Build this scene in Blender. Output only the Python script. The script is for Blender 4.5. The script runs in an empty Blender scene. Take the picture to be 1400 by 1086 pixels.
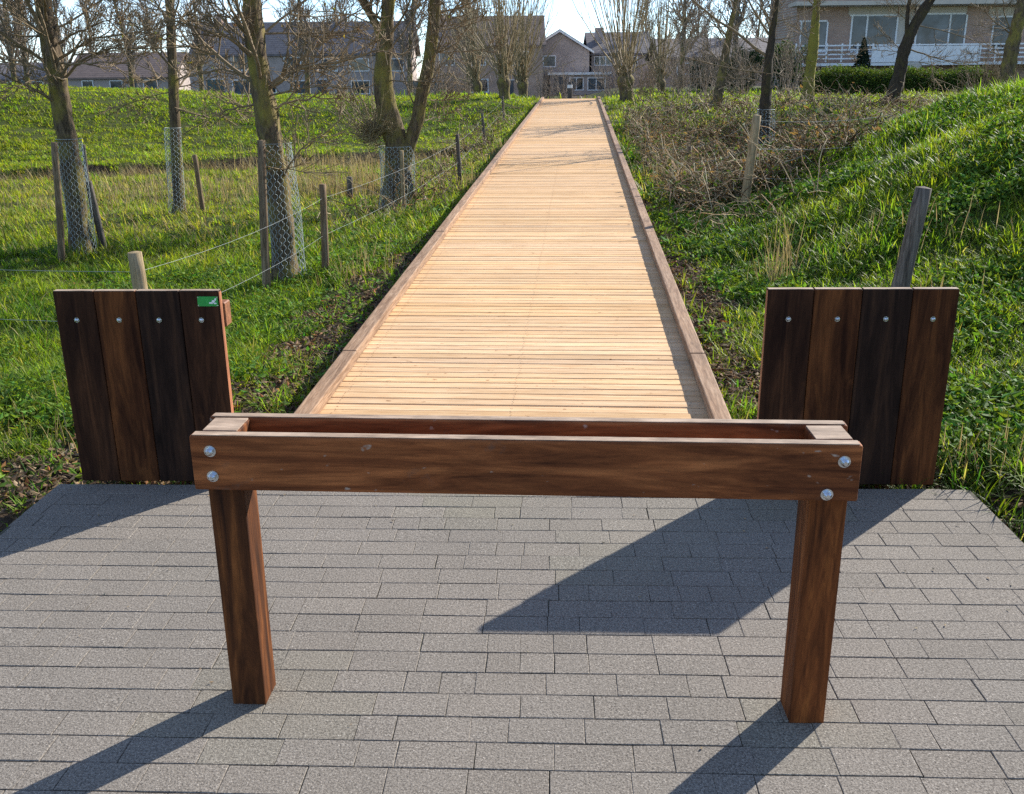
import bpy, bmesh, math, random
import numpy as np
from mathutils import Vector, Matrix

rng = np.random.default_rng(11)
random.seed(11)
scene = bpy.context.scene
col = scene.collection
PI = math.pi

# ------------------------------------------------------------------ camera model
F, HY, ROLL, EYE = 1330.0, 105.0, math.radians(0.6), 1.63
PITCH = math.atan((543 - HY) / F)
FW = np.array([0, math.cos(PITCH), -math.sin(PITCH)])
UP0 = np.array([0, math.sin(PITCH), math.cos(PITCH)])
RT0 = np.array([1.0, 0, 0])
RT = RT0 * math.cos(ROLL) - UP0 * math.sin(ROLL)
UP = UP0 * math.cos(ROLL) + RT0 * math.sin(ROLL)
CAM = np.array([0, 0, EYE])


def ray(px, py):
    return FW * F + RT * (px - 700) - UP * (py - 543)


def at(px, py, Y):
    """the real point seen at a photo pixel, Y metres in front of the photographer"""
    d = ray(px, py)
    return CAM + d * (Y / d[1])


SUN_AZ, SUN_EL = math.radians(45), math.radians(27.5)

# ------------------------------------------------------------------ terrain
DK = np.array([0.0694, 0.9976])          # the way the boardwalk runs
DC = np.array([-0.056, 3.85])            # its near end
DSL = math.tan(math.radians(1.46))       # its rise
DLEN = 33.2


def sm(x, a, b):
    t = np.clip((x - a) / (b - a), 0, 1)
    return t * t * (3 - 2 * t)


def st(x, y):
    dx, dy = x - DC[0], y - DC[1]
    return dx * DK[1] - dy * DK[0], dx * DK[0] + dy * DK[1]


def wxy(s, t):
    return DC[0] + s * DK[1] + t * DK[0], DC[1] - s * DK[0] + t * DK[1]


def vnoise(x, y, scale, seed=0):
    x = np.asarray(x, float) / scale + seed * 17.3
    y = np.asarray(y, float) / scale - seed * 9.1
    xi, yi = np.floor(x).astype(np.int64), np.floor(y).astype(np.int64)
    xf, yf = x - xi, y - yi
    u, v = xf * xf * (3 - 2 * xf), yf * yf * (3 - 2 * yf)

    def hsh(a, b):
        n = (a * 374761393 + b * 668265263 + seed * 974711) & 0x7fffffff
        n = ((n ^ (n >> 13)) * 1274126177) & 0x7fffffff
        return ((n ^ (n >> 16)) & 0xffff) / 65535.0
    return (hsh(xi, yi) * (1 - u) * (1 - v) + hsh(xi + 1, yi) * u * (1 - v) +
            hsh(xi, yi + 1) * (1 - u) * v + hsh(xi + 1, yi + 1) * u * v)


def H(x, y):
    x = np.asarray(x, float); y = np.asarray(y, float)
    s, t = st(x, y)
    zd = np.clip(t, 0, 40) * DSL
    # left: wet meadow, a ditch, a long grass bank
    yd = np.clip(23.1 + (x + 5.2) * 0.464, 12, 24.6)
    crest = 0.95 + 0.55 * sm(-x, 5, 17)
    left = -0.05 - 0.24 * sm(t, 0.2, 4.0)
    left = left + (crest - left) * sm(y, yd + 1.6, yd + 11.0) - 0.12 * np.exp(-((y - yd + 0.3) / 0.5) ** 2) + 0.22 * sm(y, yd, yd + 0.3) * (1 - sm(y, yd + 1.5, yd + 9))
    left = left + (-0.15 - left) * sm(y, yd + 14.5, yd + 30)
    # right: a steep grass hillock, a bramble ditch, a bank
    k = 0.10 + 0.32 * sm(t, 0.3, 6.0)
    hill = -0.08 + np.clip(s - 1.25, 0, 9) * k
    hill = np.where(hill > 1.15, 1.15 + 0.6 * (1 - np.exp(-(hill - 1.15) / 0.6)), hill)
    back = sm(t, 7.3 + 0.12 * np.clip(s, 0, 6), 10.6 + 0.25 * np.clip(s, 0, 6))
    hill = hill * (1 - back) + (-0.35) * back
    right = hill + (0.78 - hill) * sm(t, 15.0, 22.0)
    right = right + (-0.15 - right) * sm(y, 75, 110)
    right = right + (0.0 - right) * sm(-t, 0.2, 2.0)
    w = sm(s, -0.6, 0.6)
    h = left * (1 - w) + right * w
    # embankment along the deck
    e = np.exp(-(np.clip(np.abs(s) - 0.95, 0, 50) / 1.1) ** 2)
    far = sm(t, 34, 48)
    zz = (zd - 0.13) * (1 - far) + (-0.15) * far
    h = h + (zz - h) * e * sm(t, -0.2, 1.0)
    amp = 0.085 * sm(np.abs(s), 1.2, 2.2) * (1 - sm(y, 38, 60)) * sm(y, 2, 5)
    h = h + amp * (1.2 * (vnoise(x, y, 1.3, 1) - 0.5) + 0.7 * (vnoise(x, y, 0.5, 2) - 0.5))
    # under the paved path
    inside = (1 - sm(np.abs(s + 0.02), 2.0, 2.25)) * (1 - sm(t, -0.02, 0.25))
    return h + (-0.075 - h) * inside


def ground(px, py):
    """where the line of sight through a photo pixel meets the terrain"""
    d = ray(px, py); d = d / d[1]
    Y = 2.0
    while Y < 200:
        p = CAM + d * Y
        if p[2] <= float(H(p[0], p[1])):
            break
        Y += 0.02
    return p


# ------------------------------------------------------------------ object helpers
def np_obj(name, verts, quads=None, tris=None, mat=None, parent=None, colors=None, smooth=False):
    me = bpy.data.meshes.new(name)
    verts = np.asarray(verts, np.float32).reshape(-1, 3)
    nq = 0 if quads is None else len(quads)
    nt = 0 if tris is None else len(tris)
    me.vertices.add(len(verts)); me.vertices.foreach_set('co', verts.ravel())
    loops = []
    if nq: loops.append(np.asarray(quads, np.int32).ravel())
    if nt: loops.append(np.asarray(tris, np.int32).ravel())
    lv = np.concatenate(loops)
    me.loops.add(len(lv)); me.loops.foreach_set('vertex_index', lv)
    tot = np.concatenate([np.full(nq, 4, np.int32), np.full(nt, 3, np.int32)])
    start = np.concatenate([[0], np.cumsum(tot)[:-1]]).astype(np.int32)
    me.polygons.add(nq + nt)
    me.polygons.foreach_set('loop_start', start); me.polygons.foreach_set('loop_total', tot)
    me.update(calc_edges=True); me.validate()
    me.polygons.foreach_set('use_smooth', np.full(len(me.polygons), bool(smooth)))
    if colors is not None:
        a = me.color_attributes.new('Col', 'FLOAT_COLOR', 'POINT')
        c = np.ones((len(verts), 4), np.float32); c[:, :3] = colors
        a.data.foreach_set('color', c.ravel())
    o = bpy.data.objects.new(name, me); col.objects.link(o)
    if mat: me.materials.append(mat)
    if parent: o.parent = parent
    return o


def empty(name, loc=(0, 0, 0), rz=0):
    o = bpy.data.objects.new(name, None); col.objects.link(o)
    o.location = [float(c) for c in loc]; o.rotation_euler = (0, 0, rz); o.empty_display_size = 0.1
    return o


def tag(o, label=None, cat=None, group=None, kind=None):
    if label: o['label'] = label
    if cat: o['category'] = cat
    if group: o['group'] = group
    if kind: o['kind'] = kind
    return o


def bm_obj(name, bm, mat, parent=None, smooth=False):
    me = bpy.data.meshes.new(name); bm.normal_update(); bm.to_mesh(me); bm.free()
    if smooth:
        for p in me.polygons: p.use_smooth = True
    o = bpy.data.objects.new(name, me); col.objects.link(o)
    if mat: me.materials.append(mat)
    if parent: o.parent = parent
    return o


def box(bm, c, size, rz=0, bevel=0.0, seg=1):
    """a box centred at c; bevelled edges when asked"""
    r = bmesh.ops.create_cube(bm, size=1.0)
    vs = r['verts']
    bmesh.ops.scale(bm, vec=size, verts=vs)
    if bevel:
        es = list({e for v in vs for e in v.link_edges})
        rr = bmesh.ops.bevel(bm, geom=es, offset=bevel, segments=seg, affect='EDGES', profile=0.5)
        vs = list({v for f in rr['faces'] for v in f.verts} | {v for v in vs if v.is_valid})
    M = Matrix.Translation(c) @ Matrix.Rotation(rz, 4, 'Z')
    bmesh.ops.transform(bm, matrix=M, verts=[v for v in vs if v.is_valid])


def cyl(bm, p0, p1, r0, r1=None, n=12, bevel=0):
    p0, p1 = Vector(p0), Vector(p1); r1 = r0 if r1 is None else r1
    d = p1 - p0
    q = d.to_track_quat('Z', 'Y').to_matrix().to_4x4()
    r = bmesh.ops.create_cone(bm, cap_ends=True, segments=n, radius1=r0, radius2=r1, depth=d.length)
    bmesh.ops.transform(bm, matrix=Matrix.Translation((p0 + p1) / 2) @ q, verts=r['verts'])


def tubes(P, R, k, rough=0.0):
    """P (M,n,3) polylines, R (M,n) radii -> verts, quads"""
    M, n, _ = P.shape
    T = np.gradient(P, axis=1)
    T /= np.linalg.norm(T, axis=2, keepdims=True) + 1e-9
    ref = np.where(np.abs(T[:, :1, 2:3]) > 0.8, np.array([[[1.0, 0.1, 0]]]), np.array([[[0.05, 0.1, 1.0]]]))
    A = np.cross(T, ref); A /= np.linalg.norm(A, axis=2, keepdims=True) + 1e-9
    B = np.cross(T, A)
    th = np.arange(k) * 2 * PI / k
    RR = R[:, :, None, None]
    if rough:
        f = rng.normal(0, 1, (M, n, k)); f = f + 0.8 * np.roll(f, 1, 1) + 0.5 * np.roll(f, 1, 2) + rng.normal(0, .9, (M, 1, k))
        RR = RR * (1 + rough * f[..., None])
    V = P[:, :, None, :] + RR * (A[:, :, None, :] * np.cos(th)[None, None, :, None] + B[:, :, None, :] * np.sin(th)[None, None, :, None])
    idx = np.arange(M * n * k).reshape(M, n, k)
    a = idx[:, :-1, :]; b = idx[:, 1:, :]
    q = np.stack([a, np.roll(a, -1, 2), np.roll(b, -1, 2), b], -1).reshape(-1, 4)
    return V.reshape(-1, 3), q


class Soup:
    def __init__(self): self.v, self.q, self.n, self.c = [], [], 0, []

    def add(self, P, R, k, c=None, rough=0.0):
        v, q = tubes(P, R, k, rough)
        self.v.append(v); self.q.append(q + self.n); self.n += len(v)
        if c is not None:
            self.c.append(np.repeat(np.asarray(c), P.shape[1] * k, axis=0))

    def line(self, pts, r, k=8, c=None, rough=0.0):
        P = np.asarray(pts, float)[None]
        r = np.broadcast_to(np.asarray(r, float), (P.shape[1],))[None]
        self.add(P, r, k, c, rough)

    def obj(self, name, mat, parent=None):
        return np_obj(name, np.concatenate(self.v), np.concatenate(self.q), None, mat, parent,
                      np.concatenate(self.c) if self.c else None, smooth=True)


def resample(pts, n, wob=0.0):
    """smooth curve through the points"""
    pts = np.asarray(pts, float)
    d = np.concatenate([[0], np.cumsum(np.linalg.norm(np.diff(pts, axis=0), axis=1))])
    t = np.linspace(0, d[-1], n)
    out = np.stack([np.interp(t, d, pts[:, i]) for i in range(3)], 1)
    for _ in range(2):
        out[1:-1] = (out[:-2] + 2 * out[1:-1] + out[2:]) / 4
    if wob: out[1:-1] += rng.normal(0, wob, (n - 2, 3))
    return out


def grow(P, R, c, tmin, tmax, ls, ang, up, n=6, kink=0.06, rr=0.55, tip=0.0022, rmax=None, lmin=0.08, absl=None, droop=0.0):
    """c children on each of the polylines P"""
    M, m, _ = P.shape
    t = rng.uniform(tmin, tmax, (M, c))
    f = t * (m - 1); i = np.clip(f.astype(int), 0, m - 2); w = (f - i)[..., None]
    mi = np.arange(M)[:, None]
    p = P[mi, i] * (1 - w) + P[mi, i + 1] * w
    tg = P[mi, i + 1] - P[mi, i]; tg /= np.linalg.norm(tg, axis=2, keepdims=True) + 1e-9
    r = R[mi, i] * (1 - w[..., 0]) + R[mi, i + 1] * w[..., 0]
    L = np.linalg.norm(np.diff(P, axis=1), axis=2).sum(1)[:, None]
    rnd = rng.normal(size=(M, c, 3)); perp = np.cross(tg, rnd); perp /= np.linalg.norm(perp, axis=2, keepdims=True) + 1e-9
    a = np.radians(rng.uniform(ang[0], ang[1], (M, c, 1)))
    d = tg * np.cos(a) + perp * np.sin(a) + np.array([0, 0, up]); d /= np.linalg.norm(d, axis=2, keepdims=True)
    ln = (np.broadcast_to(L, (M, c)) * ls if absl is None else np.full((M, c), absl)) * (1.15 - 0.65 * t) * rng.uniform(0.55, 1.25, (M, c))
    ln = np.maximum(ln, lmin)
    s = np.linspace(0, 1, n)[None, None, :, None]
    bend = rng.normal(0, 0.12, (M, c, 1, 3)) + np.array([0, 0, up * 0.5 - droop])
    Q = p[:, :, None] + ln[..., None, None] * (d[:, :, None] * s + bend * s * s)
    kk = rng.normal(0, kink, (M, c, n, 3)) * ln[..., None, None] * 0.5
    kk[:, :, 0] = 0
    Q = Q + kk * s
    r0 = np.clip(r * rr, tip * 1.3, rmax if rmax else 9)
    RR = r0[..., None] * (1 - s[..., 0]) + tip * s[..., 0]
    return Q.reshape(-1, n, 3), RR.reshape(-1, n)


# ------------------------------------------------------------------ materials
def new_mat(name):
    m = bpy.data.materials.new(name); m.use_nodes = True
    nt = m.node_tree; nt.nodes.clear()
    out = nt.nodes.new('ShaderNodeOutputMaterial')
    b = nt.nodes.new('ShaderNodeBsdfPrincipled')
    nt.links.new(b.outputs[0], out.inputs[0])
    return m, nt, b, out


def ramp(nt, stops, src):
    r = nt.nodes.new('ShaderNodeValToRGB')
    e = r.color_ramp.elements
    while len(e) < len(stops): e.new(0.5)
    for el, (p, c) in zip(e, stops):
        el.position = p; el.color = (*c, 1) if len(c) == 3 else c
    nt.links.new(src, r.inputs[0])
    return r.outputs[0]


def noise(nt, scale, detail=4, rough=0.55, vec=None, mscale=(1, 1, 1), coord='Object', dist=0.0):
    n = nt.nodes.new('ShaderNodeTexNoise')
    n.inputs['Scale'].default_value = scale; n.inputs['Detail'].default_value = detail
    n.inputs['Roughness'].default_value = rough; n.inputs['Distortion'].default_value = dist
    if vec is None:
        tc = nt.nodes.new('ShaderNodeTexCoord'); vec = tc.outputs[coord]
    mp = nt.nodes.new('ShaderNodeMapping'); mp.inputs['Scale'].default_value = mscale
    nt.links.new(vec, mp.inputs[0]); nt.links.new(mp.outputs[0], n.inputs['Vector'])
    return n.outputs['Fac']


def mix(nt, a, b, fac, mode='MIX'):
    m = nt.nodes.new('ShaderNodeMix'); m.data_type = 'RGBA'; m.blend_type = mode
    if isinstance(fac, (int, float)): m.inputs[0].default_value = fac
    else: nt.links.new(fac, m.inputs[0])
    for s, v in ((6, a), (7, b)):
        if isinstance(v, tuple): m.inputs[s].default_value = (*v, 1)
        else: nt.links.new(v, m.inputs[s])
    return m.outputs[2]


def bump(nt, b, h, strength=0.3, dist=0.01):
    n = nt.nodes.new('ShaderNodeBump'); n.inputs['Strength'].default_value = strength; n.inputs['Distance'].default_value = dist
    nt.links.new(h, n.inputs['Height']); nt.links.new(n.outputs[0], b.inputs['Normal'])


def attr(nt):
    a = nt.nodes.new('ShaderNodeAttribute'); a.attribute_name = 'Col'; return a.outputs['Color']


def wood(name, dark, mid, light, axis='Z', scale=9, rough=0.6, spec=0.3, var=0.5, usecol=False, bump_s=0.25, blotch=None, stretch=16, fine=0.6, knots=None):
    m, nt, b, _ = new_mat(name)
    sc = {'X': (1, stretch, stretch), 'Y': (stretch, 1, stretch), 'Z': (stretch, stretch, 1)}[axis]
    g = noise(nt, scale * 0.30, 6, 0.66, mscale=sc, dist=1.0)
    f = noise(nt, scale * 1.1, 4, 0.7, mscale=sc)
    big = noise(nt, 2.2, 3, 0.5)
    c = ramp(nt, [(0.33, dark), (0.5, mid), (0.67, light)], g)
    c = mix(nt, c, ramp(nt, [(0.35, (0.45, 0.45, 0.45)), (0.65, (1.2, 1.2, 1.2))], f), fine, 'MULTIPLY')
    c = mix(nt, c, ramp(nt, [(0.3, (0.7, 0.72, 0.75)), (0.7, (1.2, 1.15, 1.1))], big), var, 'MULTIPLY')
    if blotch:
        c = mix(nt, c, blotch, ramp(nt, [(0.6, (0, 0, 0)), (0.72, (0.7, 0.7, 0.7))], noise(nt, 6, 6, 0.7)))
    if knots: c = mix(nt, c, knots, ramp(nt, [(0.69, (0, 0, 0)), (0.745, (0.8, 0.8, 0.8))], noise(nt, 34, 2, 0.5, mscale=(0.6, 1, 1))))
    if usecol: c = mix(nt, c, attr(nt), 1.0, 'MULTIPLY')
    nt.links.new(c, b.inputs['Base Color'])
    b.inputs['Roughness'].default_value = rough; b.inputs['Specular IOR Level'].default_value = spec
    bump(nt, b, g, bump_s, 0.004)
    return m


def plain(name, c, rough=0.6, metal=0.0, var=0.25, scale=8, b_s=0.1):
    m, nt, b, _ = new_mat(name)
    n = noise(nt, scale, 5, 0.6)
    lo = tuple(x * (1 - var) for x in c); hi = tuple(min(1, x * (1 + var)) for x in c)
    nt.links.new(ramp(nt, [(0.3, lo), (0.7, hi)], n), b.inputs['Base Color'])
    b.inputs['Roughness'].default_value = rough; b.inputs['Metallic'].default_value = metal
    if b_s: bump(nt, b, n, b_s, 0.01)
    return m


def leafy(name, trans=0.45, rough=0.5, boost=(1.0, 1.0, 1.0), tcol=(1.25, 1.15, 0.5)):
    """leaf or blade coloured per blade, letting some light through"""
    m, nt, b, out = new_mat(name)
    c = mix(nt, attr(nt), boost, 1.0, 'MULTIPLY')
    nt.links.new(c, b.inputs['Base Color']); b.inputs['Roughness'].default_value = rough
    b.inputs['Specular IOR Level'].default_value = 0.12
    t = nt.nodes.new('ShaderNodeBsdfTranslucent')
    nt.links.new(mix(nt, c, tcol, 1.0, 'MULTIPLY'), t.inputs[0])
    mx = nt.nodes.new('ShaderNodeMixShader'); mx.inputs[0].default_value = trans
    nt.links.new(b.outputs[0], mx.inputs[1]); nt.links.new(t.outputs[0], mx.inputs[2]); nt.links.new(mx.outputs[0], out.inputs[0])
    return m


def bark(name, dark, light, moss, mossy=0.5, scale=14):
    m, nt, b, _ = new_mat(name)
    g = noise(nt, scale, 7, 0.65, mscale=(2.2, 2.2, 0.5), dist=0.8)
    c = ramp(nt, [(0.3, dark), (0.7, light)], g)
    mo = noise(nt, 5, 5, 0.6, mscale=(1, 1, 0.6))
    c = mix(nt, c, moss, ramp(nt, [(0.62 - mossy * 0.35, (0, 0, 0)), (0.82 - mossy * 0.35, (0.85, 0.85, 0.85))], mo))
    nt.links.new(c, b.inputs['Base Color']); b.inputs['Roughness'].default_value = 0.9
    b.inputs['Specular IOR Level'].default_value = 0.15
    bump(nt, b, g, 0.8, 0.02)
    return m


M = {}
M['rail'] = wood('rail_wood', (0.085, 0.024, 0.008), (0.225, 0.070, 0.022), (0.38, 0.13, 0.042), 'X', 6, 0.72, 0.15, fine=0.55, stretch=11, knots=(0.42, 0.34, 0.27), blotch=(0.10, 0.07, 0.055))
M['post_wood'] = wood('barrier_post_wood', (0.048, 0.014, 0.004), (0.17, 0.050, 0.013), (0.36, 0.115, 0.027), 'Z', 6, 0.72, 0.15, fine=0.55, stretch=11)
M['dark_post_wood'] = wood('dark_post_wood', (0.026, 0.009, 0.004), (0.095, 0.032, 0.010), (0.24, 0.082, 0.022), 'Z', 6, 0.72, 0.15, fine=0.55, stretch=10)
M['end_grain'] = wood('end_grain_wood', (0.25, 0.18, 0.13), (0.38, 0.28, 0.20), (0.5, 0.38, 0.28), 'X', 14, 0.8, 0.2, stretch=4)
M['board'] = [wood('board_wood_%s' % n, d, mi, l, 'Z', 6, 0.75, 0.10, fine=0.55, stretch=10, blotch=bl) for n, d, mi, l, bl in (
    ('brown', (0.020, 0.008, 0.005), (0.048, 0.020, 0.010), (0.095, 0.038, 0.017), (0.10, 0.040, 0.015)),
    ('red', (0.028, 0.009, 0.004), (0.078, 0.027, 0.010), (0.155, 0.054, 0.017), (0.14, 0.05, 0.016)),
    ('dark', (0.013, 0.007, 0.005), (0.029, 0.015, 0.010), (0.06, 0.029, 0.016), (0.03, 0.014, 0.008)))]
M['lit_edge'] = wood('lit_raw_edge', (0.24, 0.08, 0.035), (0.38, 0.14, 0.06), (0.5, 0.21, 0.10), 'Z', 9)
M['batten'] = wood('batten_wood', (0.14, 0.05, 0.02), (0.26, 0.10, 0.04), (0.36, 0.15, 0.06), 'X', 8)
M['deck'] = wood('deck_wood', (0.54, 0.33, 0.17), (0.66, 0.44, 0.245), (0.755, 0.535, 0.325), 'X', 12, 0.8, 0.05, var=0.28, fine=0.15, knots=(0.25, 0.13, 0.06), usecol=True, bump_s=0.2)
M['kerb'] = wood('kerb_wood', (0.20, 0.115, 0.065), (0.32, 0.20, 0.12), (0.43, 0.29, 0.185), 'Y', 8, 0.75, 0.2, var=0.5)
M['stake'] = wood('stake_wood', (0.09, 0.06, 0.035), (0.20, 0.14, 0.085), (0.33, 0.25, 0.16), 'Z', 9, 0.85, 0.1, bump_s=0.6)
M['pale_stake'] = wood('pale_stake_wood', (0.2, 0.15, 0.08), (0.36, 0.27, 0.15), (0.46, 0.36, 0.22), 'Z', 9, 0.85, 0.1, bump_s=0.6)
M['grey_stake'] = wood('grey_stake_wood', (0.05, 0.042, 0.036), (0.13, 0.11, 0.09), (0.22, 0.19, 0.16), 'Z', 9, 0.85, 0.1, bump_s=0.6)
M['zinc'] = plain('zinc_metal', (0.62, 0.66, 0.70), 0.28, 1.0, 0.15, 60, 0.05)
M['wire'] = plain('wire_metal', (0.25, 0.28, 0.28), 0.6, 0.3, 0.2, 20, 0)
M['guard'] = plain('guard_wire', (0.42, 0.49, 0.49), 0.6, 0.1, 0.2, 20, 0)
M['tag'] = plain('green_enamel', (0.02, 0.30, 0.05), 0.35, 0, 0.12, 30, 0)
M['white'] = plain('white_paint', (0.78, 0.78, 0.76), 0.5, 0, 0.06, 5, 0)
M['alder'] = bark('alder_bark', (0.03, 0.021, 0.013), (0.19, 0.14, 0.085), (0.24, 0.20, 0.04), 0.44)
M['willow_bark'] = bark('willow_bark', (0.03, 0.022, 0.014), (0.2, 0.15, 0.09), (0.24, 0.20, 0.045), 0.5)
M['mossy'] = bark('mossy_bark', (0.09, 0.07, 0.03), (0.2, 0.16, 0.07), (0.25, 0.22, 0.04), 0.9)
M['dark_bark'] = bark('dark_bark', (0.025, 0.02, 0.014), (0.085, 0.065, 0.045), (0.09, 0.075, 0.025), 0.35)
M['twig'] = plain('twig_bark', (0.19, 0.135, 0.07), 0.85, 0, 0.4, 5, 0)
M['whip'] = plain('willow_whip_bark', (0.25, 0.19, 0.095), 0.75, 0, 0.35, 3, 0)
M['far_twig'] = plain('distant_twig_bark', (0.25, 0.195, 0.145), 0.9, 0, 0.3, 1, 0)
M['grass'] = leafy('grass_blade', 0.5, 0.5, tcol=(1.25, 1.35, 0.4))
M['dry'] = leafy('dry_stem', 0.3, 0.7, tcol=(1.1, 1, 0.8))
M['litter'] = leafy('dead_leaf', 0.2, 0.8, tcol=(1.1, 1, 0.8))
M['leaf'] = leafy('shrub_leaf', 0.4, 0.65)

# terrain material: soil where trodden beside the deck, turf elsewhere
m, nt, b, _ = new_mat('turf_soil')
n1 = noise(nt, 1.3, 6, 0.6, coord='Object'); n2 = noise(nt, 14, 6, 0.7, coord='Object')
turf = ramp(nt, [(0.3, (0.030, 0.036, 0.010)), (0.7, (0.07, 0.088, 0.018))], n2)
soil = ramp(nt, [(0.3, (0.03, 0.021, 0.014)), (0.7, (0.085, 0.060, 0.040))], n2)
c = mix(nt, turf, soil, attr(nt))
nt.links.new(c, b.inputs['Base Color']); b.inputs['Roughness'].default_value = 0.95; b.inputs['Specular IOR Level'].default_value = 0.1
bump(nt, b, n2, 0.9, 0.03)
M['ground'] = m

# pavers: grey concrete with fine exposed stone
m, nt, b, _ = new_mat('paver_concrete')
sp = noise(nt, 170, 3, 0.85, coord='Object'); sp2 = noise(nt, 75, 5, 0.7, coord='Object'); st_ = noise(nt, 1.7, 5, 0.6, coord='Object')
c = ramp(nt, [(0.32, (0.056, 0.050, 0.042)), (0.45, (0.176, 0.156, 0.135)), (0.56, (0.256, 0.230, 0.198)), (0.65, (0.335, 0.304, 0.264)), (0.73, (0.68, 0.64, 0.58))], sp)
c = mix(nt, c, ramp(nt, [(0.3, (0.70, 0.69, 0.68)), (0.7, (1.22, 1.21, 1.20))], sp2), 0.8, 'MULTIPLY')
c = mix(nt, c, ramp(nt, [(0.3, (0.88, 0.88, 0.86)), (0.7, (1.08, 1.07, 1.05))], st_), 0.8, 'MULTIPLY')
c = mix(nt, c, attr(nt), 1.0, 'MULTIPLY')
nt.links.new(c, b.inputs['Base Color']); b.inputs['Roughness'].default_value = 0.9; b.inputs['Specular IOR Level'].default_value = 0.15
bump(nt, b, sp, 0.7, 0.004)
M['paver'] = m
M['joint'] = plain('joint_sand', (0.075, 0.07, 0.045), 0.95, 0, 0.6, 9, 0.3)


def brick(name, c1, c2, mortar, scale=1.0):
    m, nt, b, _ = new_mat(name)
    tc = nt.nodes.new('ShaderNodeTexCoord'); mp = nt.nodes.new('ShaderNodeMapping')
    mp.inputs['Rotation'].default_value = (PI / 2, 0, 0)
    nt.links.new(tc.outputs['Object'], mp.inputs[0])
    t = nt.nodes.new('ShaderNodeTexBrick'); nt.links.new(mp.outputs[0], t.inputs['Vector'])
    t.inputs['Color1'].default_value = (*c1, 1); t.inputs['Color2'].default_value = (*c2, 1); t.inputs['Mortar'].default_value = (*mortar, 1)
    t.inputs['Scale'].default_value = scale; t.inputs['Brick Width'].default_value = 0.22; t.inputs['Row Height'].default_value = 0.07; t.inputs['Mortar Size'].default_value = 0.008
    n = noise(nt, 1.2, 5, 0.6)
    nt.links.new(mix(nt, t.outputs[0], ramp(nt, [(0.3, (0.75, 0.75, 0.75)), (0.7, (1.15, 1.15, 1.15))], n), 0.8, 'MULTIPLY'), b.inputs['Base Color'])
    b.inputs['Roughness'].default_value = 0.9
    return m


def tiles(name, c):
    m, nt, b, _ = new_mat(name)
    w = nt.nodes.new('ShaderNodeTexWave'); w.bands_direction = 'Z'; w.inputs['Scale'].default_value = 1.6; w.inputs['Distortion'].default_value = 0.6
    tc = nt.nodes.new('ShaderNodeTexCoord'); nt.links.new(tc.outputs['Object'], w.inputs[0])
    n = noise(nt, 2.0, 5, 0.7)
    k = ramp(nt, [(0.0, tuple(x * 0.75 for x in c)), (1.0, tuple(x * 1.15 for x in c))], w.outputs['Fac'])
    nt.links.new(mix(nt, k, ramp(nt, [(0.3, (0.7, 0.7, 0.7)), (0.7, (1.2, 1.2, 1.2))], n), 0.9, 'MULTIPLY'), b.inputs['Base Color'])
    b.inputs['Roughness'].default_value = 0.75
    return m


M['brick_red'] = brick('red_brick', (0.44, 0.27, 0.19), (0.37, 0.225, 0.16), (0.43, 0.37, 0.31))
M['brick_grey'] = brick('grey_brown_brick', (0.41, 0.33, 0.28), (0.35, 0.28, 0.245), (0.41, 0.36, 0.325))
M['roof'] = tiles('grey_roof_tile', (0.155, 0.135, 0.13))
M['roof_brown'] = tiles('brown_roof_tile', (0.20, 0.14, 0.11))
M['beige'] = plain('beige_render', (0.52, 0.46, 0.38), 0.8, 0, 0.08, 2, 0.05)
M['shutter'] = plain('green_door_paint', (0.05, 0.09, 0.085), 0.5, 0, 0.1, 3, 0)
M['dark_door'] = plain('dark_door_paint', (0.045, 0.05, 0.06), 0.4, 0, 0.2, 3, 0)
m, nt, b, _ = new_mat('window_glass')
n = noise(nt, 0.9, 4, 0.6)
nt.links.new(ramp(nt, [(0.35, (0.015, 0.02, 0.025)), (0.7, (0.12, 0.14, 0.16))], n), b.inputs['Base Color'])
b.inputs['Roughness'].default_value = 0.06; b.inputs['Specular IOR Level'].default_value = 0.5
M['glass'] = m

# ------------------------------------------------------------------ camera, light, sky
cd = bpy.data.cameras.new('camera'); cam = bpy.data.objects.new('camera', cd); col.objects.link(cam)
cd.sensor_fit = 'HORIZONTAL'; cd.sensor_width = 36.0; cd.lens = 36.0 * F / 1400
cd.clip_start = 0.05; cd.clip_end = 3000
R3 = Matrix(((RT[0], UP[0], -FW[0]), (RT[1], UP[1], -FW[1]), (RT[2], UP[2], -FW[2])))
cam.matrix_world = Matrix.Translation(CAM) @ R3.to_4x4()
scene.camera = cam

sd = bpy.data.lights.new('sun', 'SUN'); sun = bpy.data.objects.new('sun', sd); col.objects.link(sun)
sd.energy = 4.8; sd.angle = math.radians(0.53); sd.color = (1.0, 0.945, 0.86)
sdir = Vector((math.sin(SUN_AZ) * math.cos(SUN_EL), math.cos(SUN_AZ) * math.cos(SUN_EL), math.sin(SUN_EL)))
sun.rotation_euler = sdir.to_track_quat('Z', 'Y').to_euler(); sun.location = sdir * 30

wd = bpy.data.worlds.new('World'); scene.world = wd; wd.use_nodes = True
nt = wd.node_tree; nt.nodes.clear()
wo = nt.nodes.new('ShaderNodeOutputWorld'); bg = nt.nodes.new('ShaderNodeBackground')
sky = nt.nodes.new('ShaderNodeTexSky'); sky.sky_type = 'NISHITA'; sky.sun_disc = False
sky.sun_elevation = SUN_EL; sky.sun_rotation = SUN_AZ
sky.air_density = 0.7; sky.dust_density = 0.05; sky.ozone_density = 1.3
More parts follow.
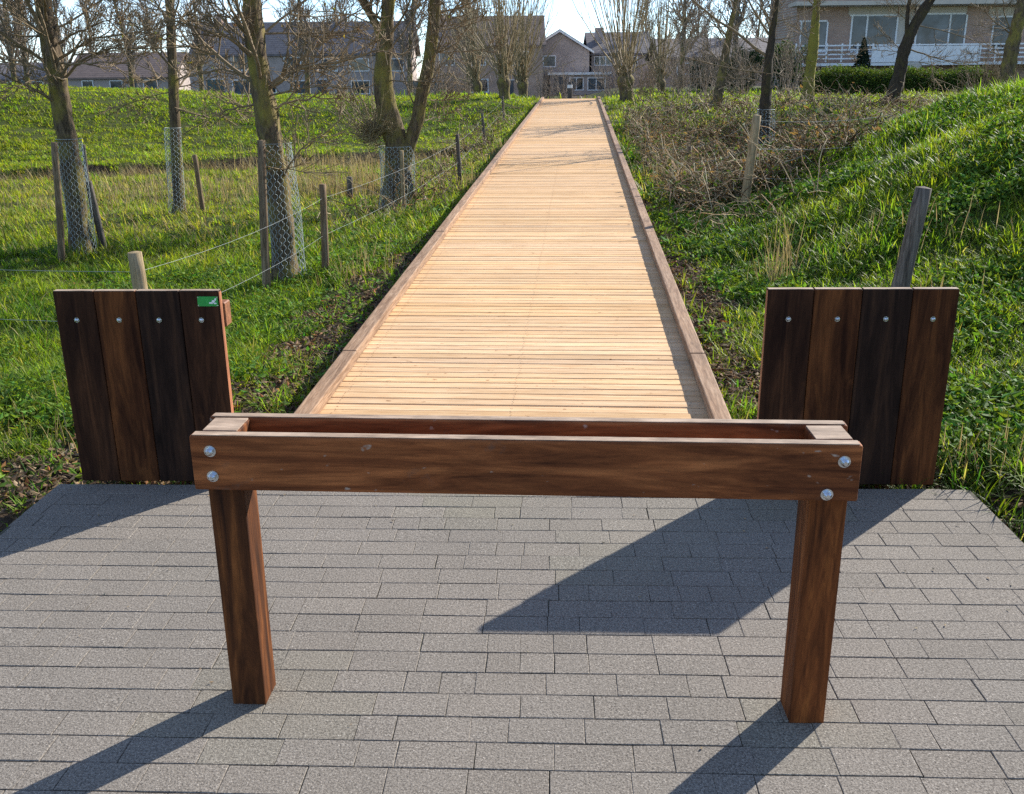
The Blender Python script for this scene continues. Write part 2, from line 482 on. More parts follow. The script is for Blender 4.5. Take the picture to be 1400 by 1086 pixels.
# thin white cloud over the blue
tc = nt.nodes.new('ShaderNodeTexCoord'); mp = nt.nodes.new('ShaderNodeMapping'); mp.inputs['Scale'].default_value = (1, 1, 3.5)
nz = nt.nodes.new('ShaderNodeTexNoise'); nz.inputs['Scale'].default_value = 3.2; nz.inputs['Detail'].default_value = 7; nz.inputs['Roughness'].default_value = 0.6
nt.links.new(tc.outputs['Generated'], mp.inputs[0]); nt.links.new(mp.outputs[0], nz.inputs['Vector'])
cr = nt.nodes.new('ShaderNodeValToRGB'); cr.color_ramp.elements[0].position = 0.46; cr.color_ramp.elements[1].position = 0.74
cr.color_ramp.elements[0].color = (0.0, 0.0, 0.0, 1); cr.color_ramp.elements[1].color = (0.7, 0.7, 0.7, 1)
nt.links.new(nz.outputs['Fac'], cr.inputs[0])
mxs = nt.nodes.new('ShaderNodeMix'); mxs.data_type = 'RGBA'
nt.links.new(cr.outputs[0], mxs.inputs[0]); nt.links.new(mix(nt, sky.outputs[0], (0.80, 0.88, 0.98), 1.0, 'MULTIPLY'), mxs.inputs[6]); mxs.inputs[7].default_value = (4.6, 4.9, 5.4, 1)
nt.links.new(mxs.outputs[2], bg.inputs[0]); bg.inputs[1].default_value = 0.135
nt.links.new(bg.outputs[0], wo.inputs[0])

scene.view_settings.view_transform = 'Standard'; scene.view_settings.look = 'None'
scene.view_settings.exposure = 1.0; scene.view_settings.gamma = 1.0
scene.cycles.max_bounces = 6; scene.cycles.transparent_max_bounces = 8
scene.cycles.use_denoising = False

# ------------------------------------------------------------------ the ground
def axis_steps(lo, hi, fine_lo, fine_hi, step, grow_=1.16):
    a = list(np.arange(fine_lo, fine_hi, step))
    d = step; x = fine_hi
    while x < hi: a.append(x); d *= grow_; x += d
    a.append(hi)
    d = step; x = fine_lo - step; pre = []
    while x > lo: pre.append(x); d *= grow_; x -= d
    pre.append(lo)
    return np.array(pre[::-1] + a)


gx = axis_steps(-900, 900, -9, 9, 0.14); gy = axis_steps(-60, 1800, 1.5, 30, 0.16)
X, Y = np.meshgrid(gx, gy)
Z = H(X, Y)
S_, T_ = st(X, Y)


def soilness(x, y):
    """bare trodden soil: a strip on either side of the deck and round the paving"""
    s, t = st(x, y)
    a = np.abs(s)
    n = 0.65 * vnoise(x, y, 0.55, 5) + 0.35 * vnoise(x, y, 0.2, 6)
    wl = 0.85 * (1 - sm(t, 2.5, 9)) + 0.35
    wr = 0.48 * (1 - sm(t, 4, 14)) + 0.35
    wdt = np.where(s < 0, wl, wr)
    k = 1 - sm(a - 1.02, 0.15 * wdt, wdt)
    k = k * sm(t, -0.2, 0.4)
    edge = (1 - sm(np.abs(a - 1.95), 0.08, 0.35)) * (1 - sm(t, 0.3, 0.8)) * 0.8
    edge2 = (1 - sm(np.abs(t - 0.05), 0.1, 0.45)) * 0.6
    k = np.maximum(np.maximum(k, edge), edge2 * (a < 2.6))
    yd = np.clip(23.1 + (x + 5.2) * 0.464, 12, 24.6)
    k = np.maximum(k, np.exp(-((y - yd + 0.05) / 0.36) ** 4) * (s < -1.5) * 0.95)
    k = k * (1 + 0.18 * (s < 0) * (1 - sm(t, 3, 7)))
    return np.clip(sm(k * 1.05 + (n - 0.5) * 1.8, 0.40, 0.82), 0, 1)


so = soilness(X, Y).ravel()
ny, nx = X.shape
I = np.arange(nx * ny).reshape(ny, nx)
q = np.stack([I[:-1, :-1], I[:-1, 1:], I[1:, 1:], I[1:, :-1]], -1).reshape(-1, 4)
g = np_obj('ground', np.stack([X, Y, Z], -1), q, None, M['ground'], None, np.repeat(so[:, None], 3, 1), True)
tag(g, kind='structure')

# ------------------------------------------------------------------ paved path
PA = math.radians(2.4)
pe1 = np.array([math.cos(PA), -math.sin(PA)]); pe2 = np.array([math.sin(PA), math.cos(PA)])
PU0, PU1, PV1 = -2.096, 1.722, 3.748
bx_v, bx_q, bx_c = [], [], []
tmpl = np.array([[-1, -1, 0], [1, -1, 0], [1, 1, 0], [-1, 1, 0]], float)
BL, BW, gap, ch = 0.200, 0.1030, 0.0030, 0.0016
nrow = int((PV1 + 1.6) / BW)
cnt = 0
for r in range(nrow):
    v1 = PV1 - r * BW; v0 = v1 - BW
    off = (0.5 * (r % 2) + random.uniform(-0.13, 0.13)) * BL
    u = PU0 - off
    while u < PU1:
        bl = BL * random.choices((1.0, 0.5), (0.74, 0.26))[0]
        a0 = max(u, PU0); a1 = min(u + bl, PU1); u += bl
        if a1 - a0 < 0.03: continue
        w = (a1 - a0 - gap * 0.4) / 2; hgt = (BW - gap) / 2
        cu, cv = (a0 + a1) / 2 + random.gauss(0, 0.0006), (v0 + v1) / 2 + random.gauss(0, 0.0005)
        dz = random.gauss(0, 0.0005); tx, ty = random.gauss(0, 0.003), random.gauss(0, 0.003)
        ring = []
        for inset, z in ((0, -0.07), (0, -ch), (ch, 0.0)):
            loc = tmpl * np.array([w - inset, hgt - inset, 1])
            zz = z + dz + loc[:, 0] * tx + loc[:, 1] * ty
            loc = loc + rng.normal(0, 0.0007, loc.shape)
            p = (cu + loc[:, 0])[:, None] * pe1 + (cv + loc[:, 1])[:, None] * pe2
            ring.append(np.column_stack([p, zz]))
        bx_v.append(np.concatenate(ring))
        o = cnt * 12; cnt += 1
        for k in range(2):
            for j in range(4):
                bx_q.append([o + k * 4 + j, o + k * 4 + (j + 1) % 4, o + k * 4 + 4 + (j + 1) % 4, o + k * 4 + 4 + j])
        bx_q.append([o + 8, o + 9, o + 10, o + 11])
        t = random.gauss(1, 0.022); wm = random.gauss(0, 0.003)
        x_, y_ = (cu * pe1 + cv * pe2)
        moss = 0.5 * max(0, 1.5 * float(vnoise(x_, y_, 0.45, 8)) - 0.98) + (0.10 if math.hypot(x_ + 0.72, y_ - 2.3) < 0.24 else 0)
        cc = np.array([t * (1 + wm) - 0.10 * moss, t + 0.02 * moss, t * (1 - wm) - 0.32 * moss])
        bx_c.append(np.repeat(cc[None], 12, 0))
pv = np_obj('paved_path', np.concatenate(bx_v), bx_q, None, M['paver'], None, np.concatenate(bx_c))
tag(pv, kind='structure')
cs = [(PU0 - 0.002, -1.7), (PU1 + 0.002, -1.7), (PU1 + 0.002, PV1), (PU0 - 0.002, PV1)]
jv = [[*(a * pe1 + b_ * pe2), -0.0040] for a, b_ in cs]
tag(np_obj('joint_sand', jv, [[0, 1, 2, 3]], None, M['joint']), kind='structure')

# ------------------------------------------------------------------ boardwalk
bw = empty('boardwalk', (DC[0], DC[1], 0.0), -math.atan2(DK[0], DK[1]))
tag(bw, 'long pale wooden boardwalk with low side beams climbing gently away from the paving', 'boardwalk')
pitch = 0.0885
n = int(DLEN / pitch)
v, q, c = [], [], []
HW = 1.03
for i in range(n):
    y0 = i * pitch + random.gauss(0, 0.0012); y1 = y0 + pitch - 0.0056 + random.gauss(0, 0.001)
    dz = random.gauss(0, 0.0012); wv = random.gauss(0, 0.003)
    lo, hi = -HW + random.gauss(0, .004), HW + random.gauss(0, .004)
    b_ = 0.0045
    prof = [(y0, -0.03), (y0, -b_), (y0 + b_, 0), (y1 - b_, 0), (y1, -b_), (y1, -0.03)]
    o = len(v); K = len(prof)
    for xx, dd in ((lo, -wv), (hi, wv)):
        for (yy, zz) in prof: v.append((xx, yy, zz + dz + dd * 0.3 + yy * DSL + 0.004))
    for j in range(K - 1): q.append([o + j, o + K + j, o + K + j + 1, o + j + 1])
    tnt = random.gauss(1.0, 0.06); wm = random.gauss(0, 0.04) - 0.05 * math.sin(i * 0.13) * (random.random())
    if random.random() < 0.10: tnt *= 0.86; wm += 0.05
    c += [(tnt * (1 + wm * .4), tnt, tnt * (1 - wm))] * (2 * K)
for i in range(int(17 / pitch)):                                # countersunk screws, three pairs to a board
    for xx in (-0.90, 0.0, 0.90):
        for fy in (0.27, 0.72):
            cx_, cy_ = xx + random.gauss(0, .006), (i + fy) * pitch - 0.002 + random.gauss(0, .002); o = len(v)
            for a_ in range(4):
                yy = cy_ + 0.0042 * math.sin(a_ * PI / 2 + .8); v.append((cx_ + 0.0042 * math.cos(a_ * PI / 2 + .8), yy, yy * DSL + 0.0095))
            q.append([o, o + 1, o + 2, o + 3]); c += [(0.28, 0.26, 0.26)] * 4
np_obj('deck_boards', v, q, None, M['deck'], bw, np.array(c))
bm = bmesh.new()
for xx in (-0.9, 0.0, 0.9):
    a, b_ = 0.02, DLEN
    box(bm, (xx, (a + b_) / 2, 0), (0.08, b_ - a, 0.12))
for vtx in bm.verts: vtx.co.z += vtx.co.y * DSL - 0.09
bm_obj('bearer', bm, M['kerb'], bw)
for sgn in (-1, 1):
    ys = [0.0, 1.60] + [1.60 + 3.95 * k for k in range(1, 9)]
    ys[-1] = DLEN
    for a, b_ in zip(ys[:-1], ys[1:]):
        bm = bmesh.new()
        box(bm, (sgn * 1.012 + random.gauss(0, 0.002), (a + b_) / 2, 0.040 + random.gauss(0, .001)), (0.086, b_ - a - 0.012, 0.064), 0, 0.006, 2)
        for vtx in bm.verts: vtx.co.z += vtx.co.y * DSL
        bm_obj('kerb_beam', bm, M['kerb'], bw)

# ------------------------------------------------------------------ barrier
BA = math.radians(-4.0)
brr = empty('wooden_barrier', (0.016, 2.275, 0.0), BA)
tag(brr, 'low brown hardwood barrier of two posts and double rails standing on the paving', 'barrier')
RTOP, RH, RTH, PD = 0.799, 0.144, 0.038, 0.100
for sgn, rot in ((-1, 0.01), (1, 0.05)):
    bm = bmesh.new()
    xx = -0.745 if sgn < 0 else 0.757
    box(bm, (xx, 0, 0.3935), (0.092, PD, 0.807), rot, 0.004, 2)
    p = bm_obj('post', bm, M['post_wood' if sgn > 0 else 'dark_post_wood'], brr)
    if sgn < 0: p['label'] = 'darker stained post'
    bm = bmesh.new()
    box(bm, (xx, 0, 0.7985), (0.086, PD - 0.008, 0.003), rot)
    bm_obj('end_grain', bm, M['end_grain'], p)
for sgn in (-1, 1):
    bm = bmesh.new()
    box(bm, (0.004, sgn * (PD / 2 + RTH / 2 + 0.001), RTOP - RH / 2), (1.625, RTH, RH), 0, 0.0055, 2)
    r = bm_obj('rail', bm, M['rail'], brr)
    if sgn < 0:
        for bx, bz in ((-0.757, RTOP - 0.038), (-0.757, RTOP - 0.105), (0.775, RTOP - 0.040), (0.742, RTOP - 0.125)):
            bm = bmesh.new(); y = -(PD / 2 + RTH + 0.001)
            cyl(bm, (bx, y, bz), (bx, y - 0.003, bz), 0.0148, n=24)
            cyl(bm, (bx, y - 0.003, bz), (bx, y - 0.011, bz), 0.0105, n=6)
            cyl(bm, (bx, y - 0.011, bz), (bx, y - 0.017, bz), 0.0095, 0.005, n=16)
            bm_obj('bolt', bm, M['zinc'], r, False)
# sunlit top edges of the rails, painted on as pale strips
for sgn in (-1, 1):
    bm = bmesh.new()
    box(bm, (0.004, sgn * (PD / 2 + RTH / 2 + 0.001), RTOP + 0.0006), (1.612, RTH - 0.012, 0.002), 0)
    bm_obj('lit_top', bm, M['end_grain'], brr)

# ------------------------------------------------------------------ two board panels
def panel(x0, y0, side, w, order, lab):
    root = empty('board_panel', (x0, y0, 0.0), -PA)
    tag(root, lab, 'panel', 'board panels flanking the boardwalk')
    bwid = [w * 0.246, w * 0.252, w * 0.262, w * 0.24]
    u = 0.0
    for i, (bw_, k) in enumerate(zip(bwid, order)):
        bm = bmesh.new()
        g_ = 0.0025
        box(bm, (u + bw_ / 2, 0.0175 + random.gauss(0, .0008), 0.826 / 2), (bw_ - g_, 0.035, 0.826 + random.gauss(0, .001)), 0, 0.003, 1)
        b_ = bm_obj('board', bm, M['board'][k], root)
        if (side < 0 and i == 3) or (side > 0 and i == 0):       # raw red edge, its sunlit orange painted into the colour
            b_.data.materials.append(M['lit_edge'])
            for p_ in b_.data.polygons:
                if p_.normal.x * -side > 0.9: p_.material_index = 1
        bm = bmesh.new(); cx = u + bw_ * 0.5 + random.gauss(0, 0.004); cz = 0.708
        cyl(bm, (cx, 0.0, cz), (cx, -0.002, cz), 0.0105, n=18)
        cyl(bm, (cx, -0.002, cz), (cx, -0.006, cz), 0.0085, 0.006, n=16)
        cyl(bm, (cx, -0.006, cz), (cx, -0.008, cz), 0.006, 0.002, n=16)
        bm_obj('bolt', bm, M['zinc'], b_)
        bm = bmesh.new(); box(bm, (u + bw_ / 2, 0.0175, 0.8275), (bw_ - 0.008, 0.029, 0.002)); bm_obj('end_grain', bm, M['end_grain'], b_)
        u += bw_
    for z in (0.72, 0.2):
        bm = bmesh.new()
        box(bm, (w / 2 + (0.012 if side < 0 else 0.004), 0.036 + 0.035, z), (w - (0.012 if side < 0 else 0.10), 0.07, 0.10), 0, 0.004)
        bm_obj('batten', bm, M['batten'], root)
    for xx in (0.18, w - 0.18):
        bm = bmesh.new(); box(bm, (xx, 0.107 + 0.045, 0.36), (0.09, 0.09, 0.86), 0, 0.004); bm_obj('support_post', bm, M['batten'], root)
    return root


pl = panel(-1.849, 3.862, -1, 0.68, (0, 1, 2, 0), 'dark wooden board panel with a small green tag, left of the boardwalk')
pr = panel(1.008, 3.752, 1, 0.742, (0, 1, 2, 1), 'dark wooden board panel without a tag, right of the boardwalk beneath the hillock')
for ch_ in [c_ for c_ in pr.children if c_.name.startswith('board')][3:4]: ch_['label'] = 'reddest board of the panel'
tg = []
bm = bmesh.new(); box(bm, (0.632, -0.0016, 0.785), (0.083, 0.0022, 0.040), 0, 0.0006); tagp = bm_obj('name_tag', bm, M['tag'], pl)
tagp['label'] = 'small green plate with white emblem'
bm = bmesh.new()
for (a, b_, c_, d) in ((0.655, 0.7845, 0.012, 0.011), (0.661, 0.7925, 0.007, 0.010), (0.648, 0.779, 0.016, 0.006), (0.665, 0.777, 0.010, 0.005)):
    box(bm, (a, -0.0032, b_), (c_, 0.001, d), 0)
for vtx in bm.verts: vtx.co.x += (vtx.co.z - 0.785) * 0.35
bm_obj('emblem', bm, M['white'], tagp)
for a in (0.594, 0.670):
    for b_ in (0.7685, 0.8015):
        bm = bmesh.new(); cyl(bm, (a, -0.0027, b_), (a, -0.0042, b_), 0.0026, n=10); bm_obj('screw', bm, M['zinc'], tagp)

# ------------------------------------------------------------------ grass and other ground cover
def on_path(x, y):
    u = x * pe1[0] + y * pe1[1]; v_ = x * pe2[0] + y * pe2[1]
    s, t = st(x, y)
    return ((u > PU0 - 0.01) & (u < PU1 + 0.01) & (v_ < PV1 + 0.015)) | ((np.abs(s) < HW + 0.035) & (t > -0.1) & (t < DLEN + 0.1))


def blades(x, y, length, width, lean, tint, az=None, seg=3, z0=None):
    """curved tapering blades; returns verts, quads, tris, colours"""
    N = len(x)
    az = rng.uniform(0, 2 * PI, N) if az is None else az
    z = H(x, y) if z0 is None else z0
    s = np.linspace(0, 1, seg + 1)
    d = np.stack([np.cos(az), np.sin(az)], 1)
    pr_ = np.stack([-d[:, 1], d[:, 0]], 1)
    curve = rng.uniform(0.25, 1.0, N)
    out = np.zeros((N, 2 * seg + 1, 3), np.float32)
    for i, t in enumerate(s):
        ang = lean * (0.35 + curve * t)
        rad = length * t
        hx = rad * np.sin(np.clip(ang, 0, 1.9)); hz = rad * np.cos(np.clip(ang, 0, 1.9))
        hz = np.maximum(hz, 0.006 * t)
        cx, cy, cz = x + d[:, 0] * hx, y + d[:, 1] * hx, z - 0.01 + hz
        if i == seg:
            out[:, 2 * seg] = np.stack([cx, cy, cz], 1)
        else:
            wv = width * 0.5 * (1 - 0.55 * t ** 1.5)
            out[:, 2 * i] = np.stack([cx - pr_[:, 0] * wv, cy - pr_[:, 1] * wv, cz], 1)
            out[:, 2 * i + 1] = np.stack([cx + pr_[:, 0] * wv, cy + pr_[:, 1] * wv, cz], 1)
    nv = 2 * seg + 1
    base = (np.arange(N) * nv)[:, None]
    Q = np.concatenate([base + np.array([[2 * i, 2 * i + 1, 2 * i + 3, 2 * i + 2]]) for i in range(seg - 1)], 0) if seg > 1 else np.zeros((0, 4), int)
    T = base + np.array([[2 * seg - 2, 2 * seg - 1, 2 * seg]])
    return out.reshape(-1, 3), Q, T, np.repeat(tint, nv, 0)


class Cover:
    def __init__(self): self.v, self.q, self.t, self.c, self.n = [], [], [], [], 0

    def add(self, r):
        v_, q_, t_, c_ = r
        self.v.append(v_); self.q.append(q_ + self.n); self.t.append(t_ + self.n); self.c.append(c_); self.n += len(v_)

    def obj(self, name, mat, parent=None):
        return np_obj(name, np.concatenate(self.v), np.concatenate(self.q), np.concatenate(self.t), mat, parent, np.concatenate(self.c))


def tinted(base, n, sd=0.15, hue=0.08):
    base = np.asarray(base, float)
    if base.ndim == 1: base = np.repeat(base[None], n, 0)
    k = np.clip(rng.normal(1, sd, (n, 1)), 0.5, 1.6)
    h = rng.normal(0, hue, n)
    c_ = base * k
    c_[:, 0] *= 1 + h * 1.3; c_[:, 2] *= 1 - h
    return np.clip(c_, 0.002, 1)


LUSH, YEL, DEEP, STRAW = np.array([0.142, 0.224, 0.025]), np.array([0.275, 0.315, 0.036]), np.array([0.048, 0.110, 0.018]), np.array([0.36, 0.29, 0.14])


def scatter(n, y0, y1, xl, xr, keep):
    y = y0 + (y1 - y0) * rng.random(n)
    x = xl(y) + (xr(y) - xl(y)) * rng.random(n)
    k = keep(x, y)
    return x[k], y[k]


def inframe(x, y): return np.abs(x) < y * 0.60 + 1.2


def tufts(n, y0, y1, xl, xr, per, rad, length, width, cov, dense=0.0, yel=0.35, straw=0.04, lean=(0.3, 1.1)):
    """grass in tufts: blades share their tuft's colour and spread outwards"""
    tx, ty = scatter(n, y0, y1, xl, xr, lambda x, y: ~on_path(x, y))
    so_ = soilness(tx, ty)
    k = rng.random(len(tx)) > so_ * 0.84 - dense
    k &= (rng.random(len(tx)) < 0.35 + 1.1 * vnoise(tx, ty, 0.30, 3))
    tx, ty = tx[k], ty[k]
    m_ = len(tx)
    yy = np.clip(sm(0.6 * vnoise(tx, ty, 1.7, 4) + 0.4 * vnoise(tx, ty, 0.25, 14), 0.25, 0.8)[:, None] * 0.6 + yel * rng.random((m_, 1)), 0, 1.15)
    base = LUSH * (1 - yy) + YEL * yy
    dp = (rng.random(m_) < 0.12 + 0.55 * sm(vnoise(tx, ty, 0.55, 12), 0.45, 0.7))[:, None] * (1 - np.clip(yel, 0, 1) * 0.8)
    base = base * (1 - dp) + DEEP * dp
    base = tinted(base, m_, 0.18, 0.10)
    sc = np.clip(rng.normal(1, 0.34, m_), 0.4, 2.1) * (0.55 + 0.95 * vnoise(tx, ty, 0.5, 9))
    x = np.repeat(tx, per); y = np.repeat(ty, per)
    r_ = np.abs(rng.normal(0, rad, m_ * per)); az = rng.uniform(0, 2 * PI, m_ * per)
    x = x + np.cos(az) * r_; y = y + np.sin(az) * r_
    az = az + rng.normal(0, 0.7, len(az))
    L = np.repeat(sc, per) * length * rng.uniform(0.5, 1.35, len(x))
    Wd = width * rng.uniform(0.6, 1.35, len(x))
    ln = rng.uniform(lean[0], lean[1], len(x))
    tint = tinted(np.repeat(base, per, 0), len(x), 0.12, 0.05)
    hl = rng.random(len(x)) < 0.07  # random pale blades, grass highlights painted into the tint
    tint[hl] = tinted((0.33, 0.37, 0.10), int(hl.sum()), 0.2, 0.05)
    sx = rng.random(len(x)) < straw
    tint[sx] = tinted(STRAW, int(sx.sum()), 0.2, 0.04)
    ok = ~on_path(x, y)
    # never up through the paving or the deck
    cov.add(blades(x[ok], y[ok], L[ok], Wd[ok], ln[ok], tint[ok], az[ok]))


gr = Cover()
LX = lambda y: -(0.58 * y + 0.8)
RX = lambda y: 0.58 * y + 0.9
DXL = lambda y: DC[0] + (y - DC[1]) * 0.0696 - 1.0
DXR = lambda y: DC[0] + (y - DC[1]) * 0.0696 + 1.0
PXL = lambda y: np.full_like(y, -1.8)
PXR = lambda y: np.full_like(y, 1.75)
BENT = (0.45, 1.65)
tufts(1500, 1.6, 3.9, lambda y: np.full_like(y, -3.2), PXL, 16, 0.030, 0.10, 0.0062, gr, lean=BENT)
tufts(1200, 1.6, 3.8, PXR, lambda y: np.full_like(y, 3.1), 16, 0.030, 0.10, 0.0062, gr, lean=BENT)
tufts(6500, 3.7, 6.6, LX, DXL, 14, 0.030, 0.080, 0.0068, gr, yel=0.20, lean=(0.4, 1.6))
tufts(6500, 3.7, 6.6, DXR, RX, 14, 0.030, 0.085, 0.0072, gr, yel=0.16, lean=(0.4, 1.6))
tufts(8000, 6.6, 10.5, LX, DXL, 12, 0.038, 0.085, 0.0088, gr, yel=0.22, lean=(0.4, 1.6))
tufts(12000, 6.6, 12.5, DXR, RX, 12, 0.038, 0.085, 0.0095, gr, yel=0.12, lean=(0.4, 1.6))
tufts(3200, 10.5, 13, LX, DXL, 12, 0.06, 0.11, 0.011, gr, yel=0.4, straw=0.10, lean=BENT)
tufts(6500, 12.5, 21, LX, DXL, 11, 0.07, 0.10, 0.013, gr, yel=0.9, straw=0.30, lean=BENT)
tufts(9500, 20.5, 27, LX, DXL, 9, 0.09, 0.080, 0.018, gr, yel=0.95, straw=0.04, lean=(0.6, 1.6))
tufts(13000, 27, 39, LX, DXL, 8, 0.11, 0.085, 0.025, gr, yel=0.95, straw=0.02, lean=(0.6, 1.6))
tufts(5000, 12.5, 24, DXR, lambda y: 0.3 * y + 3, 9, 0.09, 0.15, 0.016, gr, yel=0.3, straw=0.15, lean=BENT)
tufts(7500, 22, 42, DXR, RX, 8, 0.11, 0.10, 0.024, gr, yel=0.75, straw=0.05, lean=(0.4, 1.4))
tufts(2500, 37, 62, LX, RX, 8, 0.25, 0.16, 0.05, gr, yel=0.8)
go = gr.obj('grass', M['grass']); tag(go, kind='stuff')

# dry straw grass and reed tussocks in the wet meadow and beside the ditch
dr = Cover()
def straw(px, py, n, spread, L, wid, tip=0.5, base=STRAW):
    p = ground(px, py)
    x = p[0] + rng.normal(0, spread, n); y = p[1] + rng.normal(0, spread * 0.7, n)
    k = ~on_path(x, y); x, y = x[k], y[k]; n = len(x)
    dr.add(blades(x, y, L * rng.uniform(0.4, 1.2, n), wid * rng.uniform(0.6, 1.3, n), rng.uniform(0.05, tip, n), tinted(base, n, 0.2, 0.05)))
for px, py, n_, sp_, L, w_ in ((430, 262, 170, 0.5, 0.45, .011), (470, 268, 170, 0.5, 0.45, .011), (505, 258, 220, 0.45, 0.6, .011), (400, 250, 130, 0.5, 0.4, .011), (455, 235, 160, .8, .6, .013), (385, 232, 120, 0.9, 0.5, .014),
                               (180, 280, 160, 0.7, 0.35, .010), (200, 262, 160, 0.7, .4, .012), (310, 275, 170, 0.7, 0.35, .010), (60, 285, 150, 0.8, 0.3, .010), (330, 258, 200, .9, .4, .012),
                               (470, 385, 40, 0.12, 0.25, .007), (500, 362, 40, 0.1, 0.25, .007), (700, 210, 60, .3, .4, .012), (640, 260, 50, .25, .4, .01), (610, 215, 50, .3, .5, .012),
                               (1062, 395, 45, 0.06, 0.50, .005), (1070, 375, 30, 0.08, 0.6, .005), (1052, 392, 26, 0.10, 0.3, .005), (927, 272, 130, 0.16, 0.6, .009), (905, 262, 80, 0.18, 0.45, .009), (945, 275, 70, .2, .45, .009),
                               (886, 232, 26, .10, .6, .008), (901, 214, 24, .12, .65, .009), (914, 244, 26, .12, .6, .008), (871, 182, 22, .12, .6, .011), (893, 260, 18, .08, .5, .007), (955, 246, 20, .15, .6, .008), (1290, 640, 40, .12, .2, .005), (1340, 660, 40, .12, .2, .005), (1180, 330, 30, .3, .3, .006), (1330, 330, 30, .3, .3, .006), (1250, 420, 30, .3, .25, .006), (80, 620, 30, .2, .2, .005), (40, 560, 30, .25, .2, .005)):
    straw(px, py, n_, sp_, L, w_)
x, y = scatter(2600, 11.5, 24, LX, lambda y: DXL(y) - 0.6, lambda x, y: (~on_path(x, y)) & (vnoise(x, y, 2.2, 21) > 0.45))
dr.add(blades(x, y, rng.uniform(0.10, 0.34, len(x)), rng.uniform(.006, .012, len(x)), rng.uniform(0.2, 1.0, len(x)), tinted(STRAW * 0.9, len(x), .2, .06)))
# strands bent down along the ditch lip
xd = rng.uniform(-13.5, -1.5, 2600); yd_ = np.clip(23.1 + (xd + 5.2) * 0.464, 12, 24.6) + rng.normal(-0.55, 0.25, 2600)
k = ~on_path(xd, yd_); xd, yd_ = xd[k], yd_[k]
dr.add(blades(xd, yd_, rng.uniform(.2, .5, len(xd)), np.full(len(xd), .013), rng.uniform(.4, 1.4, len(xd)), tinted(STRAW * 0.8, len(xd), .25, .05)))
tag(dr.obj('dry_grass', M['dry']), kind='stuff')

# dead leaves on the trodden soil
def leaf_cards(x, y, z, size, tint, flat=0.5):
    N = len(x)
    nrm = rng.normal(0, flat, (N, 3)); nrm[:, 2] = 1; nrm /= np.linalg.norm(nrm, axis=1, keepdims=True)
    a = rng.normal(size=(N, 3)); a = np.cross(nrm, a); a /= np.linalg.norm(a, axis=1, keepdims=True); b_ = np.cross(nrm, a)
    c_ = np.stack([x, y, z], 1); s_ = size[:, None]
    curl = nrm * s_ * rng.uniform(0.0, 0.4, (N, 1))
    V = np.stack([c_ - a * s_ + curl, c_ - b_ * s_ * 0.45, c_ + a * s_ + curl, c_ + b_ * s_ * 0.45], 1).reshape(-1, 3)
    base = (np.arange(N) * 4)[:, None]
    return V, base + np.array([[0, 1, 2, 3]]), np.zeros((0, 3), int), np.repeat(tint, 4, 0)


lt = Cover()
for (n_, y0, y1, xl, xr, s0, s1) in ((10000, 3.8, 8.0, lambda y: DXL(y) - 1.3, DXL, .014, .032), (12000, 3.7, 8.5, DXR, lambda y: DXR(y) + 0.9, .014, .032),
                                     (4500, 8, 18, lambda y: DXL(y) - 1.0, DXL, .02, .04), (5000, 8, 18, DXR, lambda y: DXR(y) + 1.0, .02, .04),
                                     (2200, 2.2, 4.2, lambda y: np.full_like(y, -2.9), PXL, .012, .028), (2600, 2.2, 4.2, PXR, lambda y: np.full_like(y, 2.6), .012, .03),
                                     (2500, 4, 10, LX, DXL, .012, .028), (1800, 4, 10, DXR, RX, .012, .028)):
    x, y = scatter(int(n_ * .75), y0, y1, xl, xr, lambda x, y: (~on_path(x, y)) & (rng.random(len(x)) < soilness(x, y) * 0.9 + 0.10))
    base = np.array([0.20, 0.135, 0.08]) * np.ones((len(x), 1))
    u_ = rng.random(len(x))
    base[u_ < 0.3] = (0.075, 0.05, 0.034); base[u_ > 0.8] = (0.28, 0.20, 0.12); base[u_ > 0.96] = (0.30, 0.13, 0.05)
    lt.add(leaf_cards(x, y, H(x, y) + rng.uniform(0.005, 0.03, len(x)), rng.uniform(s0, s1, len(x)), tinted(base, len(x), .2, .06)))
n_ = 70                                                        # crumbs of leaf blown onto the paving
u = rng.uniform(PU0 + .05, PU1 - .05, n_); v_ = PV1 - 0.03 - np.abs(rng.normal(0, .8, n_))
x, y = u * pe1[0] + v_ * pe2[0], u * pe1[1] + v_ * pe2[1]
lt.add(leaf_cards(x, y, np.full(n_, .004), rng.uniform(.003, .009, n_), tinted((0.26, 0.2, 0.12), n_, .3, .1), .15))
tag(lt.obj('leaf_litter', M['litter']), kind='stuff')

# broad-leaved weeds growing between the grass
wl_ = Cover()
for (n_, y0, y1, xl, xr, s0, s1) in ((4000, 3.9, 10, LX, DXL, .013, .028), (9000, 3.9, 12, DXR, RX, .016, .036), (1300, 9, 22, DXR, lambda y: DXR(y) + 2.2, .03, .06), (600, 9, 17, lambda y: DXL(y) - 3, DXL, .02, .04)):
    x, y = scatter(n_, y0, y1, xl, xr, lambda x, y: (~on_path(x, y)) & (vnoise(x, y, 0.7, 31) > 0.45) & (rng.random(len(x)) > 0.75 * soilness(x, y)))
    per = 8
    x = np.repeat(x, per) + rng.normal(0, 0.05, len(x) * per); y = np.repeat(y, per) + rng.normal(0, 0.05, len(y) * per)
    k = ~on_path(x, y); x, y = x[k], y[k]
    wl_.add(leaf_cards(x, y, H(x, y) + rng.uniform(0.02, 0.10, len(x)), rng.uniform(s0, s1, len(x)), tinted((0.110, 0.200, 0.028), len(x), .32, .14), 0.75))
tag(wl_.obj('ground_weeds', M['leaf']), kind='stuff')

